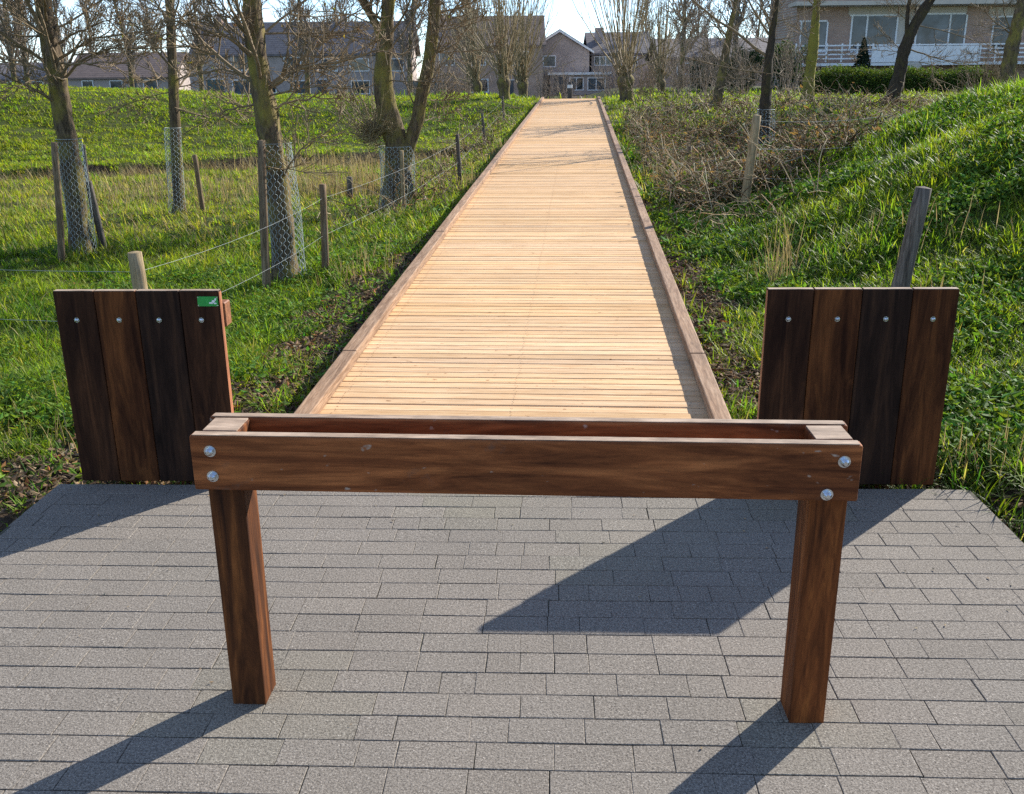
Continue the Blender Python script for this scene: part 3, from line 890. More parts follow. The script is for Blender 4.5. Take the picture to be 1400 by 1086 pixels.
# brambles: a tangle of arching stems in the ditch on the right, with some leaves
bs = Soup()
def arcs(n_, y0, y1, xl, xr, L0, L1, r0, cols, low=0.3, k=3):
    x, y = scatter(n_, y0, y1, xl, xr, lambda x, y: ~on_path(x, y))
    N = len(x); az = rng.uniform(0, 2 * PI, N); L = rng.uniform(L0, L1, N); el = rng.uniform(low, 1.45, N)
    s_ = np.linspace(0, 1, 7)[None]
    hor = L[:, None] * (np.cos(el)[:, None] * s_ + 0.25 * s_ ** 2)
    ver = L[:, None] * (np.sin(el)[:, None] * s_ - rng.uniform(0.1, 0.75, N)[:, None] * s_ ** 2)
    P = np.stack([x[:, None] + np.cos(az)[:, None] * hor, y[:, None] + np.sin(az)[:, None] * hor, H(x, y)[:, None] + ver], -1)
    P[:, 1:] += rng.normal(0, 0.025, (N, 6, 3))
    s2, t2 = st(P[..., 0], P[..., 1])
    ok = ~((np.abs(s2) < 1.2) & (t2 > -.2) & (t2 < DLEN)).any(1)
    P = P[ok]; N = len(P)
    R = r0 * rng.uniform(0.6, 1.5, (N, 1)) * np.linspace(1, 0.5, 7)[None]
    ci = rng.integers(0, len(cols), N)
    bs.add(P, R, k, tinted(np.array(cols)[ci], N, 0.25, 0.06))
    return P
TAN = [(0.42, 0.33, 0.20), (0.30, 0.22, 0.13), (0.14, 0.09, 0.055), (0.55, 0.46, 0.31), (0.16, 0.11, 0.06)]
B1 = arcs(7200, 11.3, 23.0, lambda y: DXR(y) + 0.5, lambda y: 0.30 * y + 0.6, 0.35, 1.05, 0.0062, TAN)
arcs(900, 9.5, 24, lambda y: DXR(y) + 0.15, lambda y: DXR(y) + 1.8, 0.4, 1.1, 0.005, TAN, 0.7)
arcs(350, 12, 30, lambda y: DXL(y) - 1.8, lambda y: DXL(y) - 0.2, 0.4, 1.1, 0.006, TAN, 0.8)
arcs(1500, 21.5, 28, lambda y: DXR(y) + 0.5, lambda y: 0.46 * y, 0.4, 0.9, 0.009, TAN, 0.5)
bo = bs.obj('bramble_tangle', M['dry']); tag(bo, kind='stuff')
bl = Cover()
pts = B1[:, 2:].reshape(-1, 3); pts = pts[rng.random(len(pts)) < 0.62]
bl.add(leaf_cards(pts[:, 0], pts[:, 1], pts[:, 2], rng.uniform(.02, .05, len(pts)), tinted(np.where((rng.random(len(pts)) < .62)[:, None], np.array([[0.07, 0.115, 0.03]]), np.array([[0.22, 0.155, 0.085]])), len(pts), .25, .1), 0.9))
tag(bl.obj('bramble_leaves', M['leaf']), kind='stuff')

# ------------------------------------------------------------------ posts, stakes, wire
def round_post(name, base, top, r, mat, parent=None, n=14, taper=0.92):
    bm = bmesh.new()
    b0 = Vector(base); t0 = Vector(top)
    low = b0 - (t0 - b0).normalized() * 0.25
    P = resample([low, (low + t0) / 2 + Vector((random.gauss(0, .006), random.gauss(0, .006), 0)), t0], 9)
    S = Soup(); rr_ = r * np.linspace(1.06, taper, 9) * (1 + rng.normal(0, 0.025, 9)); S.line(P, rr_, n)
    v_ = np.concatenate(S.v); q_ = np.concatenate(S.q)
    m_ = len(v_)
    ctr = P[-1] + np.array([0, 0, r * 0.18]); v_ = np.vstack([v_, ctr])
    top_i = np.arange(m_ - n, m_)
    tr = np.stack([top_i, np.roll(top_i, -1), np.full(n, m_)], 1)
    o = np_obj(name, v_, q_, tr, mat, parent, None, False)
    for p in o.data.polygons: p.use_smooth = len(p.vertices) == 4
    return o


def wire_line(P0, P1, r=0.0016, sag=0.02, n=9):
    t = np.linspace(0, 1, n)[:, None]
    P = np.asarray(P0) * (1 - t) + np.asarray(P1) * t
    P[:, 2] -= sag * 4 * (t * (1 - t))[:, 0]
    return P


# fence along the left of the deck
lf = empty('wire_fence', ground(443, 376))
tag(lf, 'wire fence on round stakes running beside the left edge of the boardwalk', 'fence')
off = Vector(lf.location)
tops, bases = [], []
spec = [((193, 425), (184, 345), 0.043, 'pale_stake', 5.55), ((445, 377), (441, 252), 0.036, 'stake', None), ((629, 252), (625, 184), 0.033, 'grey_stake', None), ((663, 197), (659, 155), 0.034, 'grey_stake', None), ((689, 166), (687, 132), 0.036, 'grey_stake', None)]
for (bpx, tpx, r, mt, Yf) in spec:
    if Yf:
        tp = at(*tpx, Yf); x_, y_ = tp[0] + 0.02, tp[1]; bp = np.array([x_, y_, float(H(x_, y_))])
    else:
        bp = ground(*bpx); tp = at(*tpx, bp[1])
    o = round_post('post', bp, tp, r, M[mt], None); o.parent = lf; o.matrix_parent_inverse = Matrix.Translation(-off)
    tops.append(np.array(tp)); bases.append(np.array(bp))
for fr in (0.85, 0.45):
    S = Soup(); seq = [b_ + (t_ - b_) * fr for b_, t_ in zip(bases, tops)]
    for a, b_ in zip(seq[:-1], seq[1:]): S.line(wire_line(a, b_, sag=0.05), 0.0011, 4)
    e0 = seq[0] + np.array([-3.2, 0.75, 0.02]); S.line(wire_line(e0, seq[0], sag=0.03), 0.0014, 4)
    o = S.obj('wire', M['wire'], None); o.parent = lf; o.matrix_parent_inverse = Matrix.Translation(-off)

# fence on the right, low in the brambles
rf = empty('wire_fence', ground(1018, 285)); off = Vector(rf.location)
tag(rf, 'sagging wire fence with leaning pale stakes in front of the brambles on the right', 'fence')
tops, bases = [], []
for (bpx, tpx, r, mt, lab) in (((938, 268), (943, 200), 0.036, 'stake', None), ((1017, 288), (1035, 158), 0.050, 'pale_stake', 'leaning stake, grey at its top'),):
    bp = ground(*bpx); tp = at(*tpx, bp[1] + 0.05)
    o = round_post('post', bp, tp, r, M[mt], None); o.parent = rf; o.matrix_parent_inverse = Matrix.Translation(-off)
    if lab: o['label'] = lab
    tops.append(np.array(tp)); bases.append(np.array(bp))
for fr in (0.95, 0.66, 0.35):
    S = Soup(); seq = [b_ + (t_ - b_) * fr for b_, t_ in zip(bases, tops)]
    ends = [seq[0] + np.array([-.55, .9, 0.0])] + seq + [seq[-1] + np.array([1.6, 0.4, 0.02])]
    for a, b_ in zip(ends[:-1], ends[1:]): S.line(wire_line(a, b_, sag=0.04), 0.0019, 4)
    o = S.obj('wire', M['wire'], None); o.parent = rf; o.matrix_parent_inverse = Matrix.Translation(-off)

# single stakes
def stake(bpx, tpx, r, mt, lab, Yt=0.0, group=None, Yf=None):
    if Yf:
        tp = at(*tpx, Yf + Yt); bp = at(*bpx, Yf); bp[2] = float(H(bp[0], bp[1]))
    else:
        bp = ground(*bpx); tp = at(*tpx, bp[1] + Yt)
    o = round_post('wooden_stake', bp, tp, r, M[mt]); tag(o, lab, 'stake', group)
    return bp, tp


stake((366, 402), (357, 192), 0.037, 'stake', 'tall brown stake beside the wire guarded tree nearest the boardwalk', group='tree stakes')
stake((84, 358), (74, 195), 0.036, 'stake', 'upright reddish brown stake left of the far left wire guarded trunk', group='tree stakes')
stake((143, 344), (121, 248), 0.040, 'grey_stake', 'short dark stake leaning against the far left wire guard', group='tree stakes')
stake((128, 300), (114, 198), 0.026, 'grey_stake', 'thin grey stake behind the short leaning one by the far left tree', group='tree stakes')
stake((278, 291), (266, 212), 0.036, 'stake', 'lone leaning stake right of the thin straight trunk', group='tree stakes')
stake((551, 291), (549, 206), 0.028, 'pale_stake', 'slim pale stake standing against the forked willow trunk', group='tree stakes')
stake((479, 273), (478, 242), 0.050, 'grey_stake', 'low stub of a stake in the dry reeds', group='tree stakes')
stake((1218, 420), (1263, 257), 0.052, 'grey_stake', 'thick weathered grey post leaning on the hillock behind the right panel', Yf=5.75)

# ------------------------------------------------------------------ trees
def polyY(pxs, Y, z0=None):
    return [at(p[0], p[1], Y + (p[2] if len(p) > 2 else 0.0)) for p in pxs]


def make_tree(label, trunk_px, base_px, w0, w1, limbs, mats, height, auto=0, auto_z=(1.0, 5), l2=5, l3=4, leaves=0, Lauto=1.5, Y=None, group=None, cat='tree', twr=0.0026, name='bare_tree', l3len=0.5, lcol=(0.22, 0.2, 0.04)):
    bp = ground(*base_px) if Y is None else at(*base_px, Y)
    if Y is not None: bp[2] = float(H(bp[0], bp[1]))
    Y = bp[1]
    root = empty(name, bp); tag(root, label, cat, group)
    off = np.array(bp)
    tp = [bp - np.array([0, 0, 0.25]), bp] + polyY(trunk_px, Y)
    tp = [np.asarray(p) for p in tp]
    d = tp[-1] - tp[-2]; d /= np.linalg.norm(d); d = d * 0.6 + np.array([0, 0, 0.5]); d /= np.linalg.norm(d)
    while tp[-1][2] < height: tp.append(tp[-1] + d * 0.7 + rng.normal(0, 0.05, 3) * np.array([1, 1, 0]))
    n_ = 70
    P = resample(tp, n_)
    zf = np.clip((P[:, 2] - bp[2]) / 2.5, 0, 1)
    hh = np.clip((P[:, 2] - bp[2]) / (height - bp[2]), 0, 1)
    r = (w0 + (w1 - w0) * zf) * (1 - 0.85 * np.clip(hh - 0.35, 0, 1) / 0.65)
    r = r * (1 + 0.5 * np.exp(-np.clip(P[:, 2] - bp[2], 0, 9) / 0.12))
    r = r * (1 + 0.04 * np.sin(np.arange(n_) * 0.9 + rng.random() * 6) * rng.random(n_))
    S = Soup()
    S.line(P - off, r, 20, rough=0.055)
    LP, LR = [], []
    for (pxs, r0) in limbs:
        pts = [at(p[0], p[1], Y + (p[2] if len(p) > 2 else 0)) for p in pxs]
        if pts[-1][2] > 1.7 and pxs[-1][1] <= 3:
            dd = pts[-1] - pts[-2]; dd /= np.linalg.norm(dd)
            pts += [pts[-1] + dd * 0.5 + np.array([0, 0, .1]), pts[-1] + dd * 1.0 + np.array([0, 0, .35])]
        LL = resample(pts, 12); LL[1:-1] += rng.normal(0, 0.008, (10, 3))
        LP.append(LL); LR.append(np.linspace(r0, max(0.004, r0 * 0.3), 12))
    big = [i for i, (_, r0) in enumerate(limbs) if r0 > 0.045]
    for i in big: S.line(LP[i] - off, LR[i] if r1big is None else np.linspace(limbs[i][1], limbs[i][1] * 0.62, 12), 16, rough=0.055)
    S.obj('trunk', mats[0], root)
    C = Soup()
    small = [i for i in range(len(limbs)) if i not in big]
    if small:
        C.add(np.array([LP[i] for i in small]) - off, np.array([LR[i] for i in small]), 6)
    allP = [np.array(LP)] if LP else []; allR = [np.array(LR)] if LR else []
    if auto:
        zz = (auto_z[0] - P[0, 2]) / (P[-1, 2] - P[0, 2]); z1 = min(0.98, (auto_z[1] - P[0, 2]) / (P[-1, 2] - P[0, 2]))
        A, AR = grow(P[None], r[None], auto, zz, z1, 0.3, (50, 80), 0.35, n=12, kink=0.03, rr=0.28, tip=0.004, rmax=0.022, absl=Lauto)
        C.add(A - off, AR, 5); allP.append(A); allR.append(AR)
    if big:
        A, AR = grow(np.array([LP[i] for i in big]), np.array([LR[i] for i in big]), 9, 0.2, 0.95, 0.35, (35, 75), 0.3, n=12, kink=.03, rr=0.3, tip=.004, rmax=.018, absl=Lauto * 0.8)
        C.add(A - off, AR, 5); allP.append(A); allR.append(AR)
    allP = np.concatenate(allP); allR = np.concatenate(allR)
    t2, r2 = grow(allP, allR, l2, 0.15, 1.0, 0.42, (30, 70), 0.22, n=7, rr=0.6, tip=twr, kink=.05, rmax=0.011)
    C.add(t2 - off, r2, 4)
    t3, r3 = grow(t2, r2, l3, 0.1, 1.0, l3len, (30, 75), 0.15, n=5, rr=0.75, tip=twr * 0.85, kink=.06, rmax=0.006)
    C.add(t3 - off, r3, 3)
    C.obj('branches', mats[1], root)
    if leaves:
        e = np.concatenate([t3[:, 2:].reshape(-1, 3), t2[:, 3:].reshape(-1, 3)])
        e = e[rng.integers(0, len(e), leaves)] - off
        cv = Cover(); bc = np.tile(np.array(lcol), (leaves, 1)); bc[rng.random(leaves) < 0.35] = (0.30, 0.14, 0.05); bc[rng.random(leaves) < 0.25] = (0.09, 0.06, 0.03)
        cv.add(leaf_cards(e[:, 0], e[:, 1], e[:, 2] - 0.02, rng.uniform(.012, .028, leaves), tinted(bc, leaves, .2, .1), 1.0))
        cv.obj('leaves', M['leaf'], root)
    return root, P, r


r1big = 1
A2 = (M['alder'], M['twig'])
t1, T1P, T1R = make_tree('mossy alder at the far left with wire round its foot', [(98, 230), (90, 180), (78, 110), (66, 50), (58, 0)], (112, 347), 0.112, 0.092,
    [([(85, 95), (60, 45, -.2), (40, 10, -.4), (25, -20, -.5)], .026), ([(80, 100), (35, 88, .2), (0, 74, .4), (-60, 60, .5)], .016), ([(84, 112), (105, 92), (125, 70), (160, 66), (225, 67)], .016),
     ([(80, 60), (100, 45), (130, 35), (165, 22)], .014), ([(82, 80), (110, 60), (135, 50), (180, 45), (226, 37, .2)], .016), ([(72, 60), (40, 30, .3), (0, 5, .5)], .012), ([(90, 108), (60, 105, -.5), (20, 120, -.9), (-10, 122, -1)], .011),
     ([(78, 88), (130, 85, -.5), (190, 86, -.8), (230, 112, -1)], .011), ([(75, 40), (110, 20, .3), (150, -5, .4)], .013)],
    A2, 6.5, 24, (1.3, 6.2), 11, 9, 190, Y=None, twr=.0036, lcol=(0.24, 0.22, 0.05))
t3, T3P, T3R = make_tree('mossy alder nearest the boardwalk with wire round its foot', [(383, 280), (374, 210), (361, 140), (350, 70), (343, 0)], (392, 388), 0.112, 0.082,
    [([(369, 120), (400, 98, -.1), (440, 87, -.2), (480, 80, -.2), (515, 68, -.3)], .018), ([(373, 148), (405, 138, .2), (440, 132, .3), (480, 140, .4)], .012), ([(350, 85), (325, 60, -.2), (300, 45, -.3), (262, 35, -.5), (225, 25, -.6)], .015),
     ([(352, 45), (400, 46, .2), (450, 47, .3), (520, 40, .4)], .012), ([(385, 255), (400, 215, -.2), (415, 200, -.2), (440, 185, -.3), (470, 160, -.4)], .009), ([(346, 108), (320, 98, .2), (290, 97, .3), (250, 108, .5)], .012), ([(355, 140), (320, 148, .3), (290, 158, .5), (262, 160, .6)], .010),
     ([(347, 60), (390, 20, .3), (430, -5, .4)], .013), ([(345, 70), (310, 30, .2), (280, 0, .3)], .012), ([(365, 132), (420, 120, -.5), (480, 118, -.8)], .009)],
    A2, 6.2, 22, (1.4, 5.9), 12, 9, 230, twr=.0034, lcol=(0.24, 0.22, 0.05))
t2, T2P, T2R = make_tree('thin straight trunk standing between the two wire guarded alders', [(241, 220), (238, 150), (235, 80), (232, 0)], (245, 293), 0.075, 0.058,
    [([(240, 110), (262, 100), (290, 97), (340, 106)], .014), ([(236, 30), (270, 28), (300, 35), (330, 60)], .013), ([(238, 105), (200, 112), (170, 112)], .010), ([(238, 125), (215, 130), (190, 138), (150, 150)], .009), ([(242, 150), (270, 160), (310, 158), (345, 145)], .010), ([(235, 60), (200, 40), (160, 30)], .012), ([(233, 20), (195, 0), (170, -20)], .012)],
    A2, 8.0, 26, (1.4, 7.6), 11, 8, 150, twr=.004, lcol=(0.24, 0.22, 0.05))
t4, T4P, T4R = make_tree('forked mossy willow with a twiggy nest, close by the left of the boardwalk', [(545, 235), (543, 195), (527, 140), (523, 100), (528, 50), (531, 0)], (545, 288), 0.21, 0.098,
    [([(552, 225), (560, 192), (574, 150), (585, 100), (594, 40), (598, -5)], .105), ([(525, 75), (520, 45), (508, 20), (494, -5)], .055),
     ([(528, 110), (560, 112, -.3), (585, 110, -.5), (620, 100, -.6)], .011), ([(590, 70), (620, 72, .2), (650, 70, .2), (680, 62, .3)], .014), ([(588, 137), (610, 138, .2), (640, 130, .4)], .010), ([(594, 42), (630, 38, .2), (660, 28, .2)], .012), ([(594, 20), (640, 8, .2), (670, -8, .2)], .014), ([(522, 100), (480, 80, .2), (440, 95, .3)], .010), ([(580, 165), (600, 160, .4), (625, 150, .6)], .009), ([(528, 40), (480, 20, .3), (440, 15, .5), (400, 10, .6)], .014), ([(520, 60), (470, 45, -.3), (420, 40, -.4)], .012), ([(526, 75), (545, 60), (560, 30), (575, 0)], .012)],
    (M['willow_bark'], M['twig']), 6.5, 18, (2.0, 6.2), 11, 8, 130, twr=.004, lcol=(0.24, 0.22, 0.05))
# nest of thin shoots low on the willow's left stem
Yw = t4.location.y
nb = at(512, 182, Yw)
N = 90
P = np.zeros((N, 7, 3)); s_ = np.linspace(0, 1, 7)[:, None]
for i in range(N):
    tx, ty = random.uniform(425, 560), random.uniform(60, 185)
    e = at(tx, ty, Yw + random.uniform(-.7, .7)); b0 = nb + rng.normal(0, .06, 3)
    P[i] = b0 + (e - b0) * s_ * random.uniform(.5, 1.0) + np.array([0, 0, -.12]) * (s_ - s_ ** 2) * 2 + rng.normal(0, .012, (7, 3)) * s_
C = Soup(); C.add(P - np.array(t4.location), np.linspace(.006, .0028, 7)[None] * np.ones((N, 1)), 4)
P2, R2 = grow(P, np.full((N, 7), .005), 3, .2, 1, .4, (25, 60), .2, n=5, tip=.0025)
C.add(P2 - np.array(t4.location), R2, 3)
kn = rng.normal(0, 0.11, (140, 1, 3)) * np.array([1, 1, .8]) + nb; k2 = kn + np.cumsum(rng.normal(0, .06, (140, 6, 3)), 1)
C.add(k2 - np.array(t4.location), np.full((140, 6), .004), 3)
C.obj('twig_nest', M['whip'], t4)

D2 = (M['dark_bark'], M['twig'])
t5, T5P, T5R = make_tree('dark trunk with long low limbs, standing in the brambles behind the leaning stake', [(1045, 200), (1046, 140), (1051, 80), (1057, 40), (1063, 0)], (1043, 225), 0.11, 0.115,
    [([(1047, 76), (1020, 55), (985, 30), (945, 0)], .030), ([(1052, 48), (1035, 22), (1018, -5)], .024), ([(1047, 100), (1005, 95), (975, 88), (940, 82), (900, 60)], .016), ([(1060, 55), (1080, 52), (1110, 42)], .012), ([(1048, 112), (1000, 105, -.3), (960, 108, -.4), (920, 105, -.5)], .012), ([(1049, 95), (1080, 108, .2), (1110, 105, .3)], .010), ([(1052, 60), (1030, 50, .5), (1010, 15, .8)], .014), ([(1060, 30), (1100, 20, .3), (1140, -10, .5)], .012)],
    D2, 3.7, 6, (2.0, 3.6), 6, 5, 30, twr=.0038, Y=20.0)
t9, _, _ = make_tree('slender brownish trunk leaning right, left of the dark limbed tree', [(980, 140), (988, 95), (997, 45), (1006, 0)], (972, 175), 0.12, 0.085,
    [([(990, 90), (960, 60), (930, 40)], .018), ([(985, 105), (1015, 95), (1040, 100)], .014), ([(995, 50), (960, 20), (930, 5)], .018), ([(998, 40), (1030, 20), (1050, -5)], .016), ([(992, 92), (995, 120), (1000, 130)], .012)],
    (M['willow_bark'], M['twig']), 4.6, 10, (2.0, 4.4), 9, 8, 0, twr=.005, Y=27)
t6, _, _ = make_tree('straight yellow-green mossy trunk in front of the apartment block', [(1107, 100), (1112, 60), (1117, 0)], (1103, 139), 0.165, 0.14,
    [([(1113, 60), (1085, 35), (1060, 25)], .018), ([(1112, 85), (1140, 70), (1170, 78)], .016), ([(1112, 70), (1085, 85), (1060, 80)], .014)],
    (M['mossy'], M['twig']), 5.2, 12, (2.4, 5.0), 9, 8, 0, twr=.005, Y=30)
t7, _, _ = make_tree('forked dark trunk leaning right across the apartment balcony', [(1228, 110), (1236, 70), (1245, 45), (1262, 15), (1276, -5)], (1218, 142), 0.19, 0.14,
    [([(1240, 55), (1240, 25), (1244, -5)], .060), ([(1236, 75), (1215, 50), (1200, 40)], .014), ([(1245, 68), (1275, 78), (1310, 88), (1350, 82)], .022), ([(1238, 85), (1265, 85), (1300, 100), (1330, 85)], .014), ([(1255, 35), (1300, 45), (1340, 60), (1370, 55)], .016), ([(1237, 70), (1210, 70), (1180, 65)], .012)],
    D2, 6.5, 12, (2.4, 6.2), 9, 8, 0, twr=.0042, Y=28)
t8, _, _ = make_tree('mossy leaning trunk at the far right above the hillock crest', [(1382, 70), (1391, 35), (1399, 0)], (1374, 120), 0.17, 0.14,
    [([(1388, 50), (1360, 30), (1340, 10)], .018), ([(1384, 80), (1350, 70), (1320, 75)], .014)],
    (M['willow_bark'], M['twig']), 6.5, 12, (2.0, 6.2), 9, 8, 0, twr=.0045, Y=24)

# ---- pollard willows at the far end: a knob with a fan of upright whips
def pollard(base_px, knob_px, Y, w, n_, L, label, spread=0.45, lean=0.0):
    bp = at(*base_px, Y); bp[2] = float(H(bp[0], bp[1])); kp = at(*knob_px, Y)
    root = empty('pollard_willow', bp); tag(root, label, 'tree', 'pollard willows at the end of the boardwalk'); off = np.array(bp)
    P = resample([bp - np.array([0, 0, .2]), bp, (bp + kp) / 2, kp, kp + np.array([0, 0, w * .5])], 10)
    r = w * np.array([1.15, 1.1, 1.0, .95, .95, 1.0, 1.12, 1.25, 1.05, .4])
    S = Soup(); S.line(P - off, r, 14); S.obj('trunk', M['willow_bark'], root)
    az = rng.uniform(0, 2 * PI, n_); tilt = np.abs(rng.normal(0, spread, n_)); ln = L * rng.uniform(.6, 1.15, n_)
    s_ = np.linspace(0, 1, 8)[None, :, None]
    d = np.stack([np.cos(az) * np.sin(tilt) + lean, np.sin(az) * np.sin(tilt), np.cos(tilt)], 1)
    o0 = kp + rng.normal(0, w * .5, (n_, 3))
    W_ = o0[:, None] + ln[:, None, None] * (d[:, None] * s_ * np.array([1, 1, 1]) - 0.25 * d[:, None] * np.array([1, 1, 0]) * s_ ** 2)
    W_ += rng.normal(0, .03, (n_, 8, 3)) * s_
    R = np.linspace(.020, .006, 8)[None] * rng.uniform(.6, 1.4, (n_, 1))
    C = Soup(); C.add(W_ - off, R, 4)
    a, ar = grow(W_, R, 3, .25, .95, .28, (12, 35), .25, n=5, tip=.005, rr=.6); C.add(a - off, ar, 3)
    C.obj('whips', M['whip'], root)


pollard((690, 133), (688, 108), 35.5, 0.20, 60, 4.6, 'pollard willow left of the boardwalk end, with an orange-tinged fan of whips', 0.50)
pollard((857, 131), (855, 105), 36.5, 0.26, 52, 5.0, 'thick pollard willow right of the boardwalk end', 0.58, -0.03)
pollard((716, 131), (714, 112), 44.0, 0.20, 75, 4.8, 'denser pollard willow behind the left one, nearest the gabled house', 0.52)
pollard((655, 131), (652, 112), 46.0, 0.18, 60, 4.6, 'pollard willow farthest left, in front of the brown terrace', 0.52)
pollard((905, 133), (903, 110), 45.0, 0.18, 60, 4.5, 'slim pollard willow farthest right, by the bare shrubs', 0.5)


# ---- bare shrubs along the far bank
def shrub(px, Y, h, n_, label, wdt=0.8, mat='far_twig', grp='bare shrubs on the far bank', r0=.012):
    bp = at(px, 130, Y); bp[2] = float(H(bp[0], bp[1])); off = np.array(bp)
    o0 = bp + rng.normal(0, wdt * .25, (n_, 3)) * np.array([1, 1, 0]); az = rng.uniform(0, 2 * PI, n_); ti = np.abs(rng.normal(0, .55, n_)); ln = h * rng.uniform(.5, 1.1, n_)
    s_ = np.linspace(0, 1, 8)[None, :, None]
    d = np.stack([np.cos(az) * np.sin(ti), np.sin(az) * np.sin(ti), np.cos(ti)], 1)
    P = o0[:, None] + ln[:, None, None] * d[:, None] * s_ + rng.normal(0, .05, (n_, 8, 3)) * s_ * h * .5
    R = np.linspace(r0, r0 * .4, 8)[None] * rng.uniform(.6, 1.3, (n_, 1))
    C = Soup(); C.add(P - off, R, 4)
    a, ar = grow(P, R, 5, .15, 1, .4, (25, 60), .15, n=6, tip=r0 * .32, rr=.7); C.add(a - off, ar, 3)
    b_, br = grow(a, ar, 3, .2, 1, .5, (25, 60), .1, n=4, tip=r0 * .28, rr=.8); C.add(b_ - off, br, 3)
    o = C.obj('bare_shrub', M[mat]); o.location = bp; tag(o, label, 'shrub', grp)


for px, Y, h, n_, lab in ((930, 38, 2.2, 26, 'bare shrub just right of the slim pollard'), (965, 36, 2.6, 28, 'tall bare shrub behind the slender brownish trunk'), (1012, 40, 2.6, 26, 'bare shrub between the brownish trunk and the dark limbed tree'), (1075, 38, 2.8, 26, 'bare shrub left of the yellow-green trunk'),
                          (885, 33, 1.6, 22, 'low bare shrub at the foot of the right pollard'), (745, 52, 2.2, 26, 'bare shrub left of the flat-roofed porch'), (610, 48, 3.0, 30, 'bare shrub behind the forked willow'), (580, 50, 2.6, 26, 'bare shrub between the forks of the willow'), (835, 60, 2.4, 28, 'bare shrub right of the flat-roofed porch'), (640, 60, 3.2, 30, 'tall bare shrub before the brown terrace'),
                          (1345, 30, 1.4, 30, 'dark bare shrub left of the far right trunk'), (1372, 22, 1.3, 34, 'dark tangled shrub round the foot of the far right trunk'), (770, 70, 2.6, 26, 'thin bare shrub beside the dark porch door')):
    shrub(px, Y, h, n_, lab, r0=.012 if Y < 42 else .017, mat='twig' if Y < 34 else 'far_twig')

# far trees behind the roofs
def far_tree(px, Y, h, label, n_=9):
    bp = at(px, 120, Y); bp[2] = float(H(bp[0], bp[1])); off = np.array(bp)
    root = empty('distant_tree', bp); tag(root, label, 'tree', 'bare trees of the skyline')
    P = resample([bp, bp + np.array([.1, 0, h * .4]), bp + np.array([rng.normal(0, .4), 0, h])], 12); R = np.linspace(.2, .03, 12)
    S = Soup(); S.line(P - off, R, 8); S.obj('trunk', M['willow_bark'], root)
    a, ar = grow(P[None], R[None], n_ * 5, .2, .98, .3, (25, 55), .35, n=8, tip=.018, rr=.5, rmax=.06)
    b_, br = grow(a, ar, 8, .2, 1, .42, (25, 60), .2, n=5, tip=.011, rr=.7); c_, c_r = grow(b_, br, 5, .2, 1, .5, (25, 60), .15, n=4, tip=.009, rr=.8)
    C = Soup(); C.add(a - off, ar, 4); C.add(b_ - off, br, 3); C.add(c_ - off, c_r, 3); C.obj('branches', M['far_twig'], root)


for px, Y, h, lab in ((20, 60, 9, 'distant pale trunk at the left edge of the skyline'), (38, 64, 9, 'distant pale trunk just left of the mossy alder'), (130, 125, 13, 'distant bare tree above the low house roof'), (215, 128, 14, 'distant bare tree behind the thin straight trunk'), (300, 130, 14, 'distant bare tree over the long terrace roof, left end'), (470, 130, 13, 'distant bare tree over the long terrace roof, right end'),
                      (600, 130, 13, 'distant bare tree between the two terraces'), (880, 120, 12, 'distant bare tree right of the gabled house'), (950, 115, 12, 'distant bare tree behind the bare shrubs'), (1030, 100, 12, 'distant bare tree left of the apartment block'), (-40, 110, 13, 'distant bare tree beyond the left edge'), (1070, 90, 11, 'distant bare tree against the apartment corner'), (90, 75, 8, 'mid-distance bare tree right of the mossy alder trunk'), (180, 72, 8.5, 'mid-distance bare tree left of the thin straight trunk'), (275, 74, 9, 'mid-distance bare tree right of the thin straight trunk'),
                      (420, 70, 8.5, 'mid-distance bare tree between the near alder and the willow'), (560, 66, 8.5, 'mid-distance bare tree behind the willow fork'), (640, 72, 9, 'mid-distance bare tree left of the pollards'), (930, 62, 8, 'mid-distance bare tree right of the slim pollard'), (1000, 58, 8, 'mid-distance bare tree behind the long limbs of the dark trunk'), (1060, 62, 8.5, 'mid-distance bare tree beside the yellow-green trunk')):
    far_tree(px, Y, h, lab)


# ---- wire guards round the trunks
def guard(P, R, base_z, top_z, rad, label, offx=0.0, cells=26, r=0.0017):
    zz = np.linspace(base_z, top_z, 40)
    cx = np.interp(zz, P[:, 2], P[:, 0]) + offx; cy = np.interp(zz, P[:, 2], P[:, 1])
    S = Soup(); ch_ = 0.036; nr = int((top_z - base_z) / ch_)
    da = 2 * PI / cells
    PP = []
    for i in range(cells):
        pts = []
        for k in range(nr * 2 + 1):
            z = base_z + k * ch_ / 2
            ph = (k % 4)
            o_ = (0.25 if ph in (0, 1) else -0.25) * (1 if i % 2 == 0 else -1)
            a = (i + o_) * da
            rr_ = rad * (1 + 0.05 * math.sin(3 * a + z * 4) + 0.10 * max(0, (base_z + .25 - z)) / .25)
            x_ = np.interp(z, zz, cx); y_ = np.interp(z, zz, cy)
            pts.append((x_ + rr_ * math.cos(a), y_ + rr_ * math.sin(a), z))
        PP.append(pts)
    PP = np.array(PP); S.add(PP, np.full(PP.shape[:2], r), 4)
    th = np.linspace(0, 2 * PI, 30)
    for z in (base_z + .01, top_z):
        x_ = np.interp(z, zz, cx); y_ = np.interp(z, zz, cy)
        S.line(np.stack([x_ + rad * np.cos(th), y_ + rad * np.sin(th), np.full(30, z)], 1), r * 1.2, 4)
    o = S.obj('tree_guard', M['guard']); tag(o, label, 'tree guard', 'wire netting tree guards')


def zof(px, py, Y): return float(at(px, py, Y)[2])


